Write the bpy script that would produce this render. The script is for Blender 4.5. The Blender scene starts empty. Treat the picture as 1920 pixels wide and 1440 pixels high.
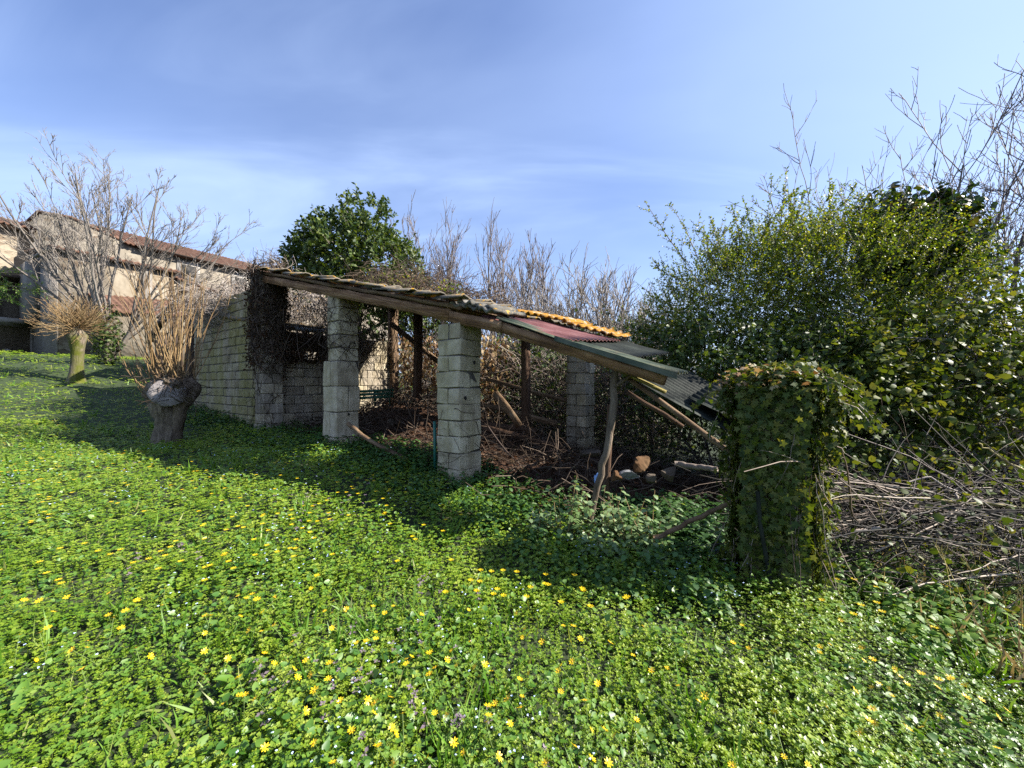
import bpy, bmesh, math, random
import numpy as np
from mathutils import Vector, Matrix

random.seed(5)
rng = np.random.default_rng(11)
sc = bpy.context.scene
COL = sc.collection
R = math.radians
EYE = 1.5

# ------------------------------------------------------------------ camera, sky, sun, exposure
cam = bpy.data.cameras.new('camera')
cam.sensor_width = 36.0
cam.lens = 13.52
cam.clip_start = 0.05
cam.clip_end = 3000
cam_ob = bpy.data.objects.new('camera', cam)
COL.objects.link(cam_ob)
cam_ob.location = (0, 0, EYE)
cam_ob.rotation_euler = (R(90), 0, 0)
sc.camera = cam_ob

SUN_AZ, SUN_EL = R(92), R(36)          # azimuth clockwise from +Y (the view direction)
world = bpy.data.worlds.new('World')
sc.world = world
world.use_nodes = True
wn, wl = world.node_tree.nodes, world.node_tree.links
wn.clear()
w_out = wn.new('ShaderNodeOutputWorld')
w_bg = wn.new('ShaderNodeBackground')
w_bg.inputs['Strength'].default_value = 0.07
w_sky = wn.new('ShaderNodeTexSky')
w_sky.sky_type = 'NISHITA'
w_sky.sun_disc = False
w_sky.sun_elevation = SUN_EL
w_sky.sun_rotation = SUN_AZ
w_sky.altitude = 100
w_sky.air_density = 1.25
w_sky.dust_density = 0.3
w_sky.ozone_density = 3.0
# thin high cloud: direction projected to a plane overhead, stretched noise
w_tc = wn.new('ShaderNodeTexCoord')
w_sep = wn.new('ShaderNodeSeparateXYZ')
wl.new(w_tc.outputs['Generated'], w_sep.inputs[0])
w_add = wn.new('ShaderNodeMath'); w_add.operation = 'ADD'; w_add.inputs[1].default_value = 0.22
w_abs = wn.new('ShaderNodeMath'); w_abs.operation = 'ABSOLUTE'
wl.new(w_sep.outputs[2], w_abs.inputs[0]); wl.new(w_abs.outputs[0], w_add.inputs[0])
w_div = wn.new('ShaderNodeVectorMath'); w_div.operation = 'DIVIDE'
w_cmb = wn.new('ShaderNodeCombineXYZ')
for k in range(3):
    wl.new(w_add.outputs[0], w_cmb.inputs[k])
wl.new(w_tc.outputs['Generated'], w_div.inputs[0]); wl.new(w_cmb.outputs[0], w_div.inputs[1])
def cloud_noise(loc, rot, scale, detail, lo, hi, dist=0.0):
    m = wn.new('ShaderNodeMapping')
    m.inputs['Location'].default_value = loc
    m.inputs['Rotation'].default_value = (0, 0, R(rot))
    m.inputs['Scale'].default_value = scale
    wl.new(w_div.outputs[0], m.inputs[0])
    n = wn.new('ShaderNodeTexNoise')
    n.inputs['Scale'].default_value = 1.0
    n.inputs['Detail'].default_value = detail
    n.inputs['Roughness'].default_value = 0.52
    n.inputs['Distortion'].default_value = dist
    wl.new(m.outputs[0], n.inputs['Vector'])
    r = wn.new('ShaderNodeMapRange'); r.interpolation_type = 'SMOOTHSTEP'
    r.inputs['From Min'].default_value = lo
    r.inputs['From Max'].default_value = hi
    wl.new(n.outputs['Fac'], r.inputs['Value'])
    return r.outputs[0]
c1 = cloud_noise((4.3, 7.2, 0), -30, (0.5, 0.9, 1), 5, 0.30, 0.80, 0.5)
c2 = cloud_noise((3.1, 0.4, 0), -38, (0.42, 1.9, 1), 9, 0.36, 0.78, 1.2)
c_mx = wn.new('ShaderNodeMath'); c_mx.operation = 'MULTIPLY_ADD'
wl.new(c2, c_mx.inputs[0]); c_mx.inputs[1].default_value = 0.42
c_m1 = wn.new('ShaderNodeMath'); c_m1.operation = 'MULTIPLY'; c_m1.inputs[1].default_value = 0.28
wl.new(c1, c_m1.inputs[0]); wl.new(c_m1.outputs[0], c_mx.inputs[2])
c_cl = wn.new('ShaderNodeClamp'); wl.new(c_mx.outputs[0], c_cl.inputs[0])
w_mix = wn.new('ShaderNodeMix'); w_mix.data_type = 'RGBA'
w_mix.inputs['B'].default_value = (4.0, 5.2, 7.6, 1)
w_dot = wn.new('ShaderNodeVectorMath'); w_dot.operation = 'DOT_PRODUCT'
wl.new(w_tc.outputs['Generated'], w_dot.inputs[0])
w_dot.inputs[1].default_value = (math.sin(SUN_AZ) * math.cos(SUN_EL), math.cos(SUN_AZ) * math.cos(SUN_EL), math.sin(SUN_EL))
w_hz = wn.new('ShaderNodeMapRange'); w_hz.interpolation_type = 'SMOOTHSTEP'      # thin cloud glows round the sun
w_hz.inputs['From Min'].default_value = .35; w_hz.inputs['From Max'].default_value = 1.0; w_hz.inputs['To Max'].default_value = .36
wl.new(w_dot.outputs['Value'], w_hz.inputs['Value'])
w_ad2 = wn.new('ShaderNodeMath'); w_ad2.operation = 'ADD'; w_ad2.use_clamp = True
w_el = wn.new('ShaderNodeMapRange'); w_el.interpolation_type = 'SMOOTHSTEP'      # haze low in the sky
w_el.inputs['From Min'].default_value = .60; w_el.inputs['From Max'].default_value = .0; w_el.inputs['To Max'].default_value = .38
wl.new(w_abs.outputs[0], w_el.inputs['Value'])
w_ad3 = wn.new('ShaderNodeMath'); w_ad3.operation = 'ADD'
wl.new(c_cl.outputs[0], w_ad3.inputs[0]); wl.new(w_el.outputs[0], w_ad3.inputs[1]); wl.new(w_ad3.outputs[0], w_ad2.inputs[0]); wl.new(w_hz.outputs[0], w_ad2.inputs[1])
wl.new(w_ad2.outputs[0], w_mix.inputs['Factor'])
w_tint = wn.new('ShaderNodeMix'); w_tint.data_type = 'RGBA'; w_tint.blend_type = 'MULTIPLY'
w_tint.inputs['Factor'].default_value = 1.0; w_tint.inputs['B'].default_value = (.84, .84, 1.06, 1)
wl.new(w_sky.outputs[0], w_tint.inputs['A'])
wl.new(w_tint.outputs['Result'], w_mix.inputs['A'])
wl.new(w_mix.outputs['Result'], w_bg.inputs['Color'])
wl.new(w_bg.outputs[0], w_out.inputs[0])

sun = bpy.data.lights.new('sun', 'SUN')
sun.energy = 5.0
sun.angle = R(0.53)
sun.color = (1.0, 0.94, 0.84)
sun_ob = bpy.data.objects.new('sun', sun)
COL.objects.link(sun_ob)
sdir = Vector((math.sin(SUN_AZ) * math.cos(SUN_EL), math.cos(SUN_AZ) * math.cos(SUN_EL), math.sin(SUN_EL)))
sun_ob.rotation_euler = sdir.to_track_quat('Z', 'Y').to_euler()
sun_ob.location = (30, -10, 30)

vs = sc.view_settings
vs.view_transform = 'Standard'
vs.look = 'None'
vs.exposure = 1.5
vs.gamma = 1.0
vs.use_curve_mapping = False
sc.render.engine = 'CYCLES'
cy = sc.cycles
cy.max_bounces = 5
cy.diffuse_bounces = 3
cy.glossy_bounces = 2
cy.transmission_bounces = 3
cy.transparent_max_bounces = 4
cy.use_denoising = False
cy.sample_clamp_indirect = 4
cy.caustics_reflective = False
cy.caustics_refractive = False

# ------------------------------------------------------------------ small maths
def nrm(a):
    return a / np.maximum(np.linalg.norm(a, axis=-1, keepdims=True), 1e-9)

def P(px, py, d):
    """a point of the place, from its direction in the picture and its distance ahead (metres)"""
    return np.array([(px - 960) / 721 * d, d, (720 - py) / 721 * d + EYE])

U = np.array([0.809, -0.588]); Vv = np.array([0.588, 0.809]); O2 = np.array([-0.67, 4.9])
TH = math.atan2(U[1], U[0])
def S(t, s, z=0.0):
    """shed frame: t along the open front (towards the ivy pillar), s inwards, z above eye level"""
    q = O2 + U * t + Vv * s
    return np.array([q[0], q[1], z + EYE])

CP = np.array([
 (0,0,-1.5),(0,1.3,-1.46),(-1.6,1.2,-1.38),(2,1.4,-1.60),(2.0,2.95,-1.56),(.72,3.7,-1.52),(-.67,4.7,-1.25),
 (-2.88,6.4,-1.08),(-5.73,8.5,-1.02),(-6.3,7,-1.12),(-6,4.5,-1.13),(-10.6,8,-.72),(-13.6,12,.1),(-14.5,14,.72),
 (-22.4,19,1.4),(-26,21.5,1.6),(-8.76,10.8,-.62),(1.15,7.4,-1.3),(-3.7,10.9,-.95),(4,4,-1.78),(6,8,-1.95),(10,6,-2.2),
 (9.7,9,-2.05),(12,15,-2.2),(5,1.5,-1.8),(0,15,-1.1),(0,30,-.9),(30,30,-3),(60,60,-4),(-40,40,2.8),(-60,10,3),(0,-20,-2.2),
 (20,-10,-2.8),(-20,-10,-.6),(0,100,-1),(220,300,-4),(-220,300,5),(0,700,2),(500,700,0),(-500,700,6),(-3,3,-1.25),(-18,9,.1)], float)
def _phi(r): return np.sqrt(r * r + 1.2 ** 2)
_A = np.zeros((len(CP) + 3, len(CP) + 3))
_A[:-3, :-3] = _phi(np.linalg.norm(CP[:, None, :2] - CP[None, :, :2], axis=2))
_A[:-3, -3] = 1; _A[:-3, -2:] = CP[:, :2]; _A[-3:, :-3] = _A[:-3, -3:].T
_W = np.linalg.solve(_A, np.concatenate([CP[:, 2], [0, 0, 0]]))
def wob(x, y, f=1.0, ph=0.0):
    return (np.sin(1.7 * f * x + 1.3 + ph) * np.sin(1.3 * f * y + .4 - ph) + .6 * np.sin(3.1 * f * x - 1.9 * f * y + 2 * ph)
            + .4 * np.sin(5.3 * f * y + 2.7 * f * x + ph)) / 2
def H(x, y):
    x = np.asarray(x, float); y = np.asarray(y, float)
    sh = x.shape; xf = x.ravel(); yf = y.ravel()
    out = np.empty(len(xf))
    for i in range(0, len(xf), 60000):
        a, b = xf[i:i + 60000], yf[i:i + 60000]
        r = np.sqrt((a[:, None] - CP[None, :, 0]) ** 2 + (b[:, None] - CP[None, :, 1]) ** 2)
        out[i:i + 60000] = _phi(r) @ _W[:-3] + _W[-3] + _W[-2] * a + _W[-1] * b
    out += .035 * wob(xf, yf, .8) + .015 * wob(xf, yf, 2.3, 1.0)
    return (out + EYE).reshape(sh)
def h1(x, y): return float(H(np.array([x]), np.array([y]))[0])

# ------------------------------------------------------------------ materials
def mat_base(name):
    m = bpy.data.materials.new(name); m.use_nodes = True
    nt = m.node_tree
    b = nt.nodes['Principled BSDF']
    return m, nt, b
def nod(nt, kind, **kw):
    n = nt.nodes.new(kind)
    for k, v in kw.items():
        setattr(n, k, v)
    return n
def ramp(nt, fac, stops):
    r = nt.nodes.new('ShaderNodeValToRGB')
    e = r.color_ramp.elements
    while len(e) < len(stops): e.new(0.5)
    for el, (p, c) in zip(e, stops):
        el.position = p; el.color = (*c, 1)
    nt.links.new(fac, r.inputs[0])
    return r.outputs[0]
def noise(nt, scale, detail=4, rough=.55, vec=None, dist=0.0):
    n = nt.nodes.new('ShaderNodeTexNoise')
    n.inputs['Scale'].default_value = scale; n.inputs['Detail'].default_value = detail
    n.inputs['Roughness'].default_value = rough; n.inputs['Distortion'].default_value = dist
    if vec is not None: nt.links.new(vec, n.inputs['Vector'])
    return n.outputs['Fac']
def mixc(nt, fac, a, b, mode='MIX'):
    m = nt.nodes.new('ShaderNodeMix'); m.data_type = 'RGBA'; m.blend_type = mode
    for s, v in (('Factor', fac), ('A', a), ('B', b)):
        if isinstance(v, (int, float)): m.inputs[s].default_value = v
        elif isinstance(v, tuple): m.inputs[s].default_value = (*v, 1)
        else: nt.links.new(v, m.inputs[s])
    return m.outputs['Result']
def mrange(nt, v, a, b, c=0.0, d=1.0):
    m = nt.nodes.new('ShaderNodeMapRange'); m.interpolation_type = 'SMOOTHSTEP'
    m.inputs['From Min'].default_value = a; m.inputs['From Max'].default_value = b
    m.inputs['To Min'].default_value = c; m.inputs['To Max'].default_value = d
    nt.links.new(v, m.inputs['Value']); return m.outputs[0]
def bump(nt, b, hgt, strength=.4, dist=.02):
    n = nt.nodes.new('ShaderNodeBump'); n.inputs['Strength'].default_value = strength
    n.inputs['Distance'].default_value = dist
    nt.links.new(hgt, n.inputs['Height']); nt.links.new(n.outputs[0], b.inputs['Normal'])
def pos(nt):
    return nt.nodes.new('ShaderNodeNewGeometry').outputs['Position']
def smap(nt, vec, scale, rot=(0, 0, 0)):
    m = nt.nodes.new('ShaderNodeMapping'); m.inputs['Scale'].default_value = scale
    nt.links.new(vec, m.inputs[0]); return m.outputs[0]
def rnd_attr(nt):
    a = nt.nodes.new('ShaderNodeAttribute'); a.attribute_name = 'rnd'; return a.outputs['Fac']
def obj_rnd(nt):
    return nt.nodes.new('ShaderNodeObjectInfo').outputs['Random']

def leaf_mat(name, stops, rough=.42, trans=.35, tcol=None, spec=.5):
    """stops: colours over the leaf's own random number; part of the light passes through"""
    m, nt, b = mat_base(name)
    f = rnd_attr(nt)
    n = len(stops)
    c = ramp(nt, f, [(i / (n - 1), s) for i, s in enumerate(stops)])
    c = mixc(nt, mrange(nt, noise(nt, 3.0, 2, vec=pos(nt)), .35, .7), c, mixc(nt, 1.0, c, (.72, .82, .6), 'MULTIPLY'))
    nt.links.new(c, b.inputs['Base Color'])
    b.inputs['Roughness'].default_value = rough
    b.inputs['Specular IOR Level'].default_value = spec
    if trans > 0:
        t = nod(nt, 'ShaderNodeBsdfTranslucent')
        nt.links.new(mixc(nt, 1.0, c, tcol or (1.5, 1.4, .35), 'MULTIPLY'), t.inputs[0])
        mx = nod(nt, 'ShaderNodeMixShader'); mx.inputs[0].default_value = trans
        nt.links.new(b.outputs[0], mx.inputs[1]); nt.links.new(t.outputs[0], mx.inputs[2])
        nt.links.new(mx.outputs[0], nt.nodes['Material Output'].inputs[0])
    return m
def stem_mat(name, stops, rough=.8, attr=True, scale=6.0):
    m, nt, b = mat_base(name)
    f = rnd_attr(nt) if attr else noise(nt, scale, 5, vec=pos(nt))
    n = len(stops)
    c = ramp(nt, f, [(i / (n - 1), s) for i, s in enumerate(stops)])
    c = mixc(nt, mrange(nt, noise(nt, 22, 3, vec=pos(nt)), .4, .65, 0, .5), c, mixc(nt, 1.0, c, (.5, .5, .5), 'MULTIPLY'))
    nt.links.new(c, b.inputs['Base Color']); b.inputs['Roughness'].default_value = rough
    b.inputs['Specular IOR Level'].default_value = .25
    return m
M = {}
M['soil'], nt, b = mat_base('soil')
c = ramp(nt, noise(nt, 1.6, 6, vec=pos(nt)), [(.3, (.012, .016, .005)), (.55, (.018, .026, .007)), (.75, (.035, .03, .015))])
c = mixc(nt, mrange(nt, noise(nt, .05, 3, vec=pos(nt)), .3, .7), c, (.025, .045, .008))
nt.links.new(c, b.inputs['Base Color']); b.inputs['Roughness'].default_value = .95
bump(nt, b, noise(nt, 30, 5, vec=pos(nt)), .6, .03)

M['leaf_small'] = leaf_mat('leaf_small', [(.055, .125, .010), (.13, .22, .014), (.22, .305, .024), (.34, .40, .07)], .40, .38)
M['leaf_heart'] = leaf_mat('leaf_heart', [(.045, .125, .016), (.09, .19, .022), (.16, .26, .045)], .46, .3, spec=.6)
M['leaf_broad'] = leaf_mat('leaf_broad', [(.07, .16, .02), (.12, .22, .03), (.19, .27, .05)], .52, .3, spec=.35)
M['grass'] = leaf_mat('grass', [(.06, .15, .012), (.11, .23, .02), (.18, .29, .05), (.34, .32, .14)], .5, .3)
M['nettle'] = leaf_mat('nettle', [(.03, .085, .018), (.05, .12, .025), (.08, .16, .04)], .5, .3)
M['nettle_lit'] = leaf_mat('nettle_lit', [(.13, .20, .08), (.19, .27, .12), (.25, .33, .17)], .5, .3)  # sunlight put into the colour: a paler copy of the nettle leaf
M['ivy'] = leaf_mat('ivy', [(.035, .058, .012), (.06, .09, .016), (.10, .125, .024), (.18, .17, .05)], .52, .3, spec=.25)
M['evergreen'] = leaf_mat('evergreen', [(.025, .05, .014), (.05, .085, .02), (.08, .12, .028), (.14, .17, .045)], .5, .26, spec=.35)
M['shrub'] = leaf_mat('shrub', [(.05, .085, .014), (.09, .14, .018), (.135, .185, .022), (.20, .235, .03), (.27, .25, .04)], .45, .42, spec=.4)
M['dark_leaf'] = leaf_mat('dark_leaf', [(.014, .035, .012), (.025, .055, .015), (.05, .085, .02), (.12, .07, .03)], .42, .22, spec=.4)
M['dry_leaf'] = leaf_mat('dry_leaf', [(.16, .08, .035), (.26, .15, .075), (.38, .26, .15), (.48, .37, .25)], .7, .3, (1.2, 1.0, .7), spec=.3)
M['brown_leaf'] = leaf_mat('brown_leaf', [(.035, .016, .008), (.06, .028, .013), (.10, .052, .028)], .8, .2, (1.2, .9, .6), spec=.2)
M['dead_grass'] = leaf_mat('dead_grass', [(.20, .14, .07), (.30, .22, .12), (.38, .30, .18)], .7, .3, (1.1, 1.0, .7), spec=.2)
M['mauve'] = leaf_mat('mauve', [(.14, .10, .13), (.20, .14, .19)], .6, .2, (1, 1, 1))
def plain(name, col, rough=.5, var=.0, trans=0.0, em=None):
    m, nt, b = mat_base(name)
    if var:
        c = mixc(nt, noise(nt, 40, 3, vec=pos(nt)), tuple(x * (1 - var) for x in col), tuple(min(1, x * (1 + var)) for x in col))
        nt.links.new(c, b.inputs['Base Color'])
    else:
        b.inputs['Base Color'].default_value = (*col, 1)
    b.inputs['Roughness'].default_value = rough
    return m
M['petal'] = plain('petal', (.62, .44, .004), .45, .08)
M['centre'] = plain('centre', (.55, .30, .01), .7)
M['stem_green'] = plain('stem_green', (.12, .18, .04), .6)
M['blue_petal'] = plain('blue_petal', (.50, .62, .90), .6)
M['bark_grey'] = stem_mat('bark_grey', [(.10, .085, .07), (.17, .145, .12), (.24, .21, .18)], .9)
M['twig_grey'] = stem_mat('twig_grey', [(.15, .125, .105), (.23, .20, .17), (.32, .285, .25)], .8)
M['twig_pale'] = stem_mat('twig_pale', [(.20, .16, .13), (.32, .27, .23), (.45, .40, .36)], .8)
M['twig_mauve'] = stem_mat('twig_mauve', [(.13, .105, .10), (.20, .17, .165), (.28, .245, .235)], .8)
M['shoot_orange'] = stem_mat('shoot_orange', [(.16, .095, .045), (.26, .17, .08), (.34, .25, .13)], .6)
M['vine_brown'] = stem_mat('vine_brown', [(.03, .02, .013), (.06, .04, .027), (.11, .078, .056), (.19, .145, .11)], .85)
M['vine_red'] = stem_mat('vine_red', [(.05, .02, .012), (.085, .035, .018), (.13, .06, .03)], .85)
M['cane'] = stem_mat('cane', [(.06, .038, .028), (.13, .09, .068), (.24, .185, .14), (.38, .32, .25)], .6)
M['cane_shaded'] = stem_mat('cane_shaded', [(.014, .011, .009), (.032, .026, .021), (.065, .055, .045)], .7)  # the heap's own shade put into the cane colour
M['branch_yellow'] = stem_mat('branch_yellow', [(.30, .24, .08), (.40, .33, .12)], .7)

def bark_mat(name, cols, moss=0.0, sc_=(9, 9, 2)):
    m, nt, b = mat_base(name)
    p = pos(nt)
    f = noise(nt, 1.0, 8, .65, smap(nt, p, tuple(s * 2 for s in sc_)), .6)
    c = ramp(nt, f, [(.25, cols[0]), (.5, cols[1]), (.75, cols[2])])
    if moss:
        c = mixc(nt, mrange(nt, noise(nt, 2.4, 5, vec=p), .5 - moss * .3, .62), c, (.085, .095, .012))
    nt.links.new(c, b.inputs['Base Color']); b.inputs['Roughness'].default_value = .92
    b.inputs['Specular IOR Level'].default_value = .2
    bump(nt, b, f, .9, .03)
    return m
M['bark'] = bark_mat('bark', [(.045, .034, .025), (.15, .12, .088), (.28, .235, .18)])
M['bark_moss'] = bark_mat('bark_moss', [(.05, .04, .03), (.15, .12, .09), (.28, .23, .18)], .55)
M['bark_post'] = bark_mat('bark_post', [(.05, .036, .025), (.13, .10, .072), (.25, .20, .15)], 0, (7, 7, 1.5))
M['cut_wood'] = bark_mat('cut_wood', [(.16, .14, .13), (.24, .215, .205), (.32, .29, .28)], 0, (5, 9, 5))

def block_mat(name, a, b2, stain, moss):
    m, nt, b = mat_base(name)
    p = pos(nt)
    base = mixc(nt, obj_rnd(nt), a, b2)
    base = mixc(nt, mrange(nt, noise(nt, 4.5, 7, .65, p), .32, .7), base, mixc(nt, 1.0, base, (.58, .55, .50), 'MULTIPLY'))
    # vertical rain streaks and grime
    st = noise(nt, 1.0, 5, .6, smap(nt, p, (9, 9, .9)))
    base = mixc(nt, mrange(nt, st, .50, .72, 0, .75), base, stain)
    if moss:
        gm = noise(nt, 1.0, 5, .6, smap(nt, p, (1.7, 1.7, .55)))
        base = mixc(nt, mrange(nt, gm, .40, .62, 0, moss), base, (.20, .185, .025))
        gm2 = noise(nt, 1.0, 4, .6, smap(nt, p, (2.6, 2.6, 1.2)))
        base = mixc(nt, mrange(nt, gm2, .55, .72, 0, moss), base, (.06, .055, .018))
    sp = noise(nt, 60, 3, .7, p)
    base = mixc(nt, mrange(nt, sp, .56, .74, 0, .6), base, mixc(nt, 1.0, base, (.42, .4, .37), 'MULTIPLY'))
    nt.links.new(base, b.inputs['Base Color']); b.inputs['Roughness'].default_value = .93
    b.inputs['Specular IOR Level'].default_value = .2
    add = nod(nt, 'ShaderNodeMath', operation='ADD')
    nt.links.new(sp, add.inputs[0]); nt.links.new(noise(nt, 14, 6, .65, p), add.inputs[1])
    bump(nt, b, add.outputs[0], .55, .012)
    return m
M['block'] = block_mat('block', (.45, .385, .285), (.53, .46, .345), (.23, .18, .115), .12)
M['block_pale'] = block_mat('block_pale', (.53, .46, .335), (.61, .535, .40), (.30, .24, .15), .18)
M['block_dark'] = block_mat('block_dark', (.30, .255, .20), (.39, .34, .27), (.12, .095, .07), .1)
M['block_moss'] = block_mat('block_moss', (.36, .30, .21), (.44, .38, .27), (.16, .13, .075), .55)
M['mortar'] = plain('mortar', (.09, .08, .062), .95, .3)
M['hole'] = plain('hole', (.02, .018, .016), .95)

def wood_mat(name, cols, sc_=(2, 14, 14), rot=(0, 0, 0)):
    m, nt, b = mat_base(name)
    tc = nod(nt, 'ShaderNodeTexCoord').outputs['Object']
    f = noise(nt, 1.0, 7, .62, smap(nt, tc, sc_, rot), .8)
    c = ramp(nt, f, [(.28, cols[0]), (.48, cols[1]), (.72, cols[2])])
    c = mixc(nt, mrange(nt, noise(nt, 2.2, 4, vec=tc), .45, .68, 0, .65), c, mixc(nt, 1.0, c, (.45, .42, .4), 'MULTIPLY'))
    nt.links.new(c, b.inputs['Base Color']); b.inputs['Roughness'].default_value = .85
    b.inputs['Specular IOR Level'].default_value = .2
    bump(nt, b, f, 1.0, .04)
    return m
M['wood_beam'] = wood_mat('wood_beam', [(.045, .022, .011), (.23, .125, .062), (.38, .245, .14)], (1.3, 22, 22))
M['wood_old'] = wood_mat('wood_old', [(.06, .036, .02), (.15, .095, .055), (.25, .18, .115)], (1.3, 18, 18))
M['wood_red'] = wood_mat('wood_red', [(.04, .022, .014), (.095, .055, .034), (.16, .10, .065)], (1.3, 18, 18))
M['wood_pole'] = wood_mat('wood_pole', [(.06, .036, .02), (.15, .095, .055), (.24, .17, .105)], (3, 9, 9))
M['wood_green'] = wood_mat('wood_green', [(.10, .09, .02), (.24, .20, .06), (.34, .28, .12)], (1.3, 18, 18))
def sheet_mat(name, cols, lich=None, amt=.5, rough=.7):
    m, nt, b = mat_base(name)
    p = pos(nt)
    f = noise(nt, 3.0, 6, .6, p)
    c = ramp(nt, f, [(.3, cols[0]), (.5, cols[1]), (.7, cols[2])])
    if name == 'sheet_green':
        c = mixc(nt, mrange(nt, noise(nt, 2.6, 7, .7, p), .52, .66, 0, .8), c, (.085, .05, .03))
    if lich:
        c = mixc(nt, mrange(nt, noise(nt, 9, 6, .65, p), .62 - amt * .45, .70 - amt * .4), c, lich)
        c = mixc(nt, mrange(nt, noise(nt, 34, 4, .65, p), .56, .66, 0, .8), c, (.26, .20, .13))
    b.inputs['Specular IOR Level'].default_value = .2
    nt.links.new(c, b.inputs['Base Color']); b.inputs['Roughness'].default_value = rough
    bump(nt, b, noise(nt, 40, 5, .6, p), .5, .01)
    return m
M['lichen'] = sheet_mat('lichen', [(.22, .19, .15), (.3, .26, .2), (.38, .33, .26)], (.29, .135, .012), .56, .95)
M['tile'] = sheet_mat('tile', [(.06, .055, .045), (.13, .115, .09), (.24, .20, .15)], (.36, .20, .02), .2, .95)
M['fibre_dark'] = sheet_mat('fibre_dark', [(.06, .058, .052), (.12, .115, .10), (.22, .21, .19)], (.5, .28, .03), .1, .95)
M['sheet_red'] = sheet_mat('sheet_red', [(.11, .04, .036), (.16, .065, .058), (.22, .11, .10)], None, 0, .55)
M['sheet_green'] = sheet_mat('sheet_green', [(.022, .03, .02), (.055, .07, .045), (.13, .13, .09)], None, 0, .6)
M['sheet_grey'] = sheet_mat('sheet_grey', [(.007, .009, .007), (.014, .018, .014), (.03, .036, .028)], None, 0, .7)  # tree shade over the fallen sheets put into the colour
M['gutter'] = plain('gutter', (.24, .27, .28), .6, .15)
M['green_paint'] = plain('green_paint', (.015, .12, .085), .5, .2)
M['green_plastic'] = plain('green_plastic', (.012, .07, .035), .5, .2)
M['white_plastic'] = plain('white_plastic', (.16, .16, .165), .5, .15)
M['blue_plastic'] = plain('blue_plastic', (.18, .32, .6), .5, .15)
M['stone'] = sheet_mat('stone', [(.035, .026, .019), (.07, .055, .04), (.115, .092, .07)], None, 0, .95)
M['stone_orange'] = sheet_mat('stone_orange', [(.05, .024, .011), (.09, .045, .02), (.13, .08, .04)], None, 0, .95)

def house_mat(name, a, b2, brick=(.11, .075, .05), stain=(.10, .085, .066)):
    m, nt, b = mat_base(name)
    p = pos(nt)
    v = nod(nt, 'ShaderNodeTexVoronoi'); v.inputs['Scale'].default_value = 4.2
    nt.links.new(smap(nt, p, (1, 1, 1.5)), v.inputs['Vector'])
    c = mixc(nt, mrange(nt, noise(nt, .8, 7, .65, p), .35, .68), a, b2)
    cc = nod(nt, 'ShaderNodeRGBToBW'); nt.links.new(v.outputs['Color'], cc.inputs[0])
    vis = mrange(nt, noise(nt, .55, 5, .6, p), .42, .6, 0, .75)
    stn = ramp(nt, cc.outputs[0], [(.2, brick), (.5, a), (.8, tuple(min(1, x * 1.15) for x in b2))])
    c = mixc(nt, vis, c, stn)
    c = mixc(nt, mrange(nt, noise(nt, 1.0, 6, .6, smap(nt, p, (2.2, 2.2, .35))), .5, .72, 0, .7), c, stain)
    nt.links.new(c, b.inputs['Base Color']); b.inputs['Roughness'].default_value = .95
    b.inputs['Specular IOR Level'].default_value = .15
    bump(nt, b, v.outputs['Distance'], .4, .05)
    return m
M['house_wall'] = house_mat('house_wall', (.175, .145, .105), (.245, .21, .16))
M['house_render'] = house_mat('house_render', (.175, .152, .12), (.225, .20, .16))
M['house_grey'] = house_mat('house_grey', (.18, .165, .145), (.24, .22, .195), (.2, .17, .14), (.12, .11, .095))
M['roof_tile'] = sheet_mat('roof_tile', [(.07, .038, .026), (.12, .065, .044), (.17, .105, .075)], None, 0, .9)
M['dark_wood'] = plain('dark_wood', (.05, .032, .022), .85, .3)
M['dark'] = plain('dark', (.02, .019, .018), .9)
M['white_frame'] = plain('white_frame', (.30, .28, .25), .7, .1)
M['green_net'] = plain('green_net', (.03, .075, .06), .7, .2)
M['glass'] = plain('glass', (.03, .035, .04), .1)

# ------------------------------------------------------------------ mesh helpers
ORG = {}
def tag(o, label=None, cat=None, group=None, kind=None):
    if label: o['label'] = label
    if cat: o['category'] = cat
    if group: o['group'] = group
    if kind: o['kind'] = kind
    return o
def empty(name, loc, label=None, cat=None, group=None, kind=None):
    o = bpy.data.objects.new(name, None); COL.objects.link(o)
    o.location = [float(v) for v in loc]; o.empty_display_size = .1
    ORG[o.name] = np.array(loc, float)
    return tag(o, label, cat, group, kind)
def link(name, me, parent=None):
    o = bpy.data.objects.new(name, me); COL.objects.link(o)
    if parent is not None: o.parent = parent
    return o
def org(parent):
    return ORG.get(parent.name, np.zeros(3)) if parent is not None else np.zeros(3)
def mesh(name, V, F, mat, rnd=None, smooth=False):
    V = np.asarray(V, np.float32); F = np.asarray(F, np.int32)
    me = bpy.data.meshes.new(name)
    me.vertices.add(len(V)); me.vertices.foreach_set('co', V.ravel())
    m, k = F.shape
    me.loops.add(m * k); me.loops.foreach_set('vertex_index', F.ravel())
    me.polygons.add(m); me.polygons.foreach_set('loop_start', np.arange(0, m * k, k, dtype=np.int32))
    if smooth: me.polygons.foreach_set('use_smooth', np.ones(m, bool))
    if rnd is not None:
        a = me.attributes.new('rnd', 'FLOAT', 'POINT'); a.data.foreach_set('value', np.asarray(rnd, np.float32))
    me.update(calc_edges=True)
    me.materials.append(M[mat])
    return me
def mk(name, V, F, mat, parent=None, rnd=None, smooth=False, own=False):
    """one mesh object; vertices given in world space; own=True puts the object's origin at the base of the mesh"""
    V = np.asarray(V, float)
    o0 = org(parent)
    loc = np.zeros(3)
    if own and parent is None:
        loc = np.array([*(V[:, :2].mean(0)), V[:, 2].min()])
    o = link(name, mesh(name, V - o0 - loc, F, mat, rnd, smooth), parent)
    o.location = loc
    if parent is not None: ORG[o.name] = o0
    else: ORG[o.name] = loc
    return o
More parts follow.
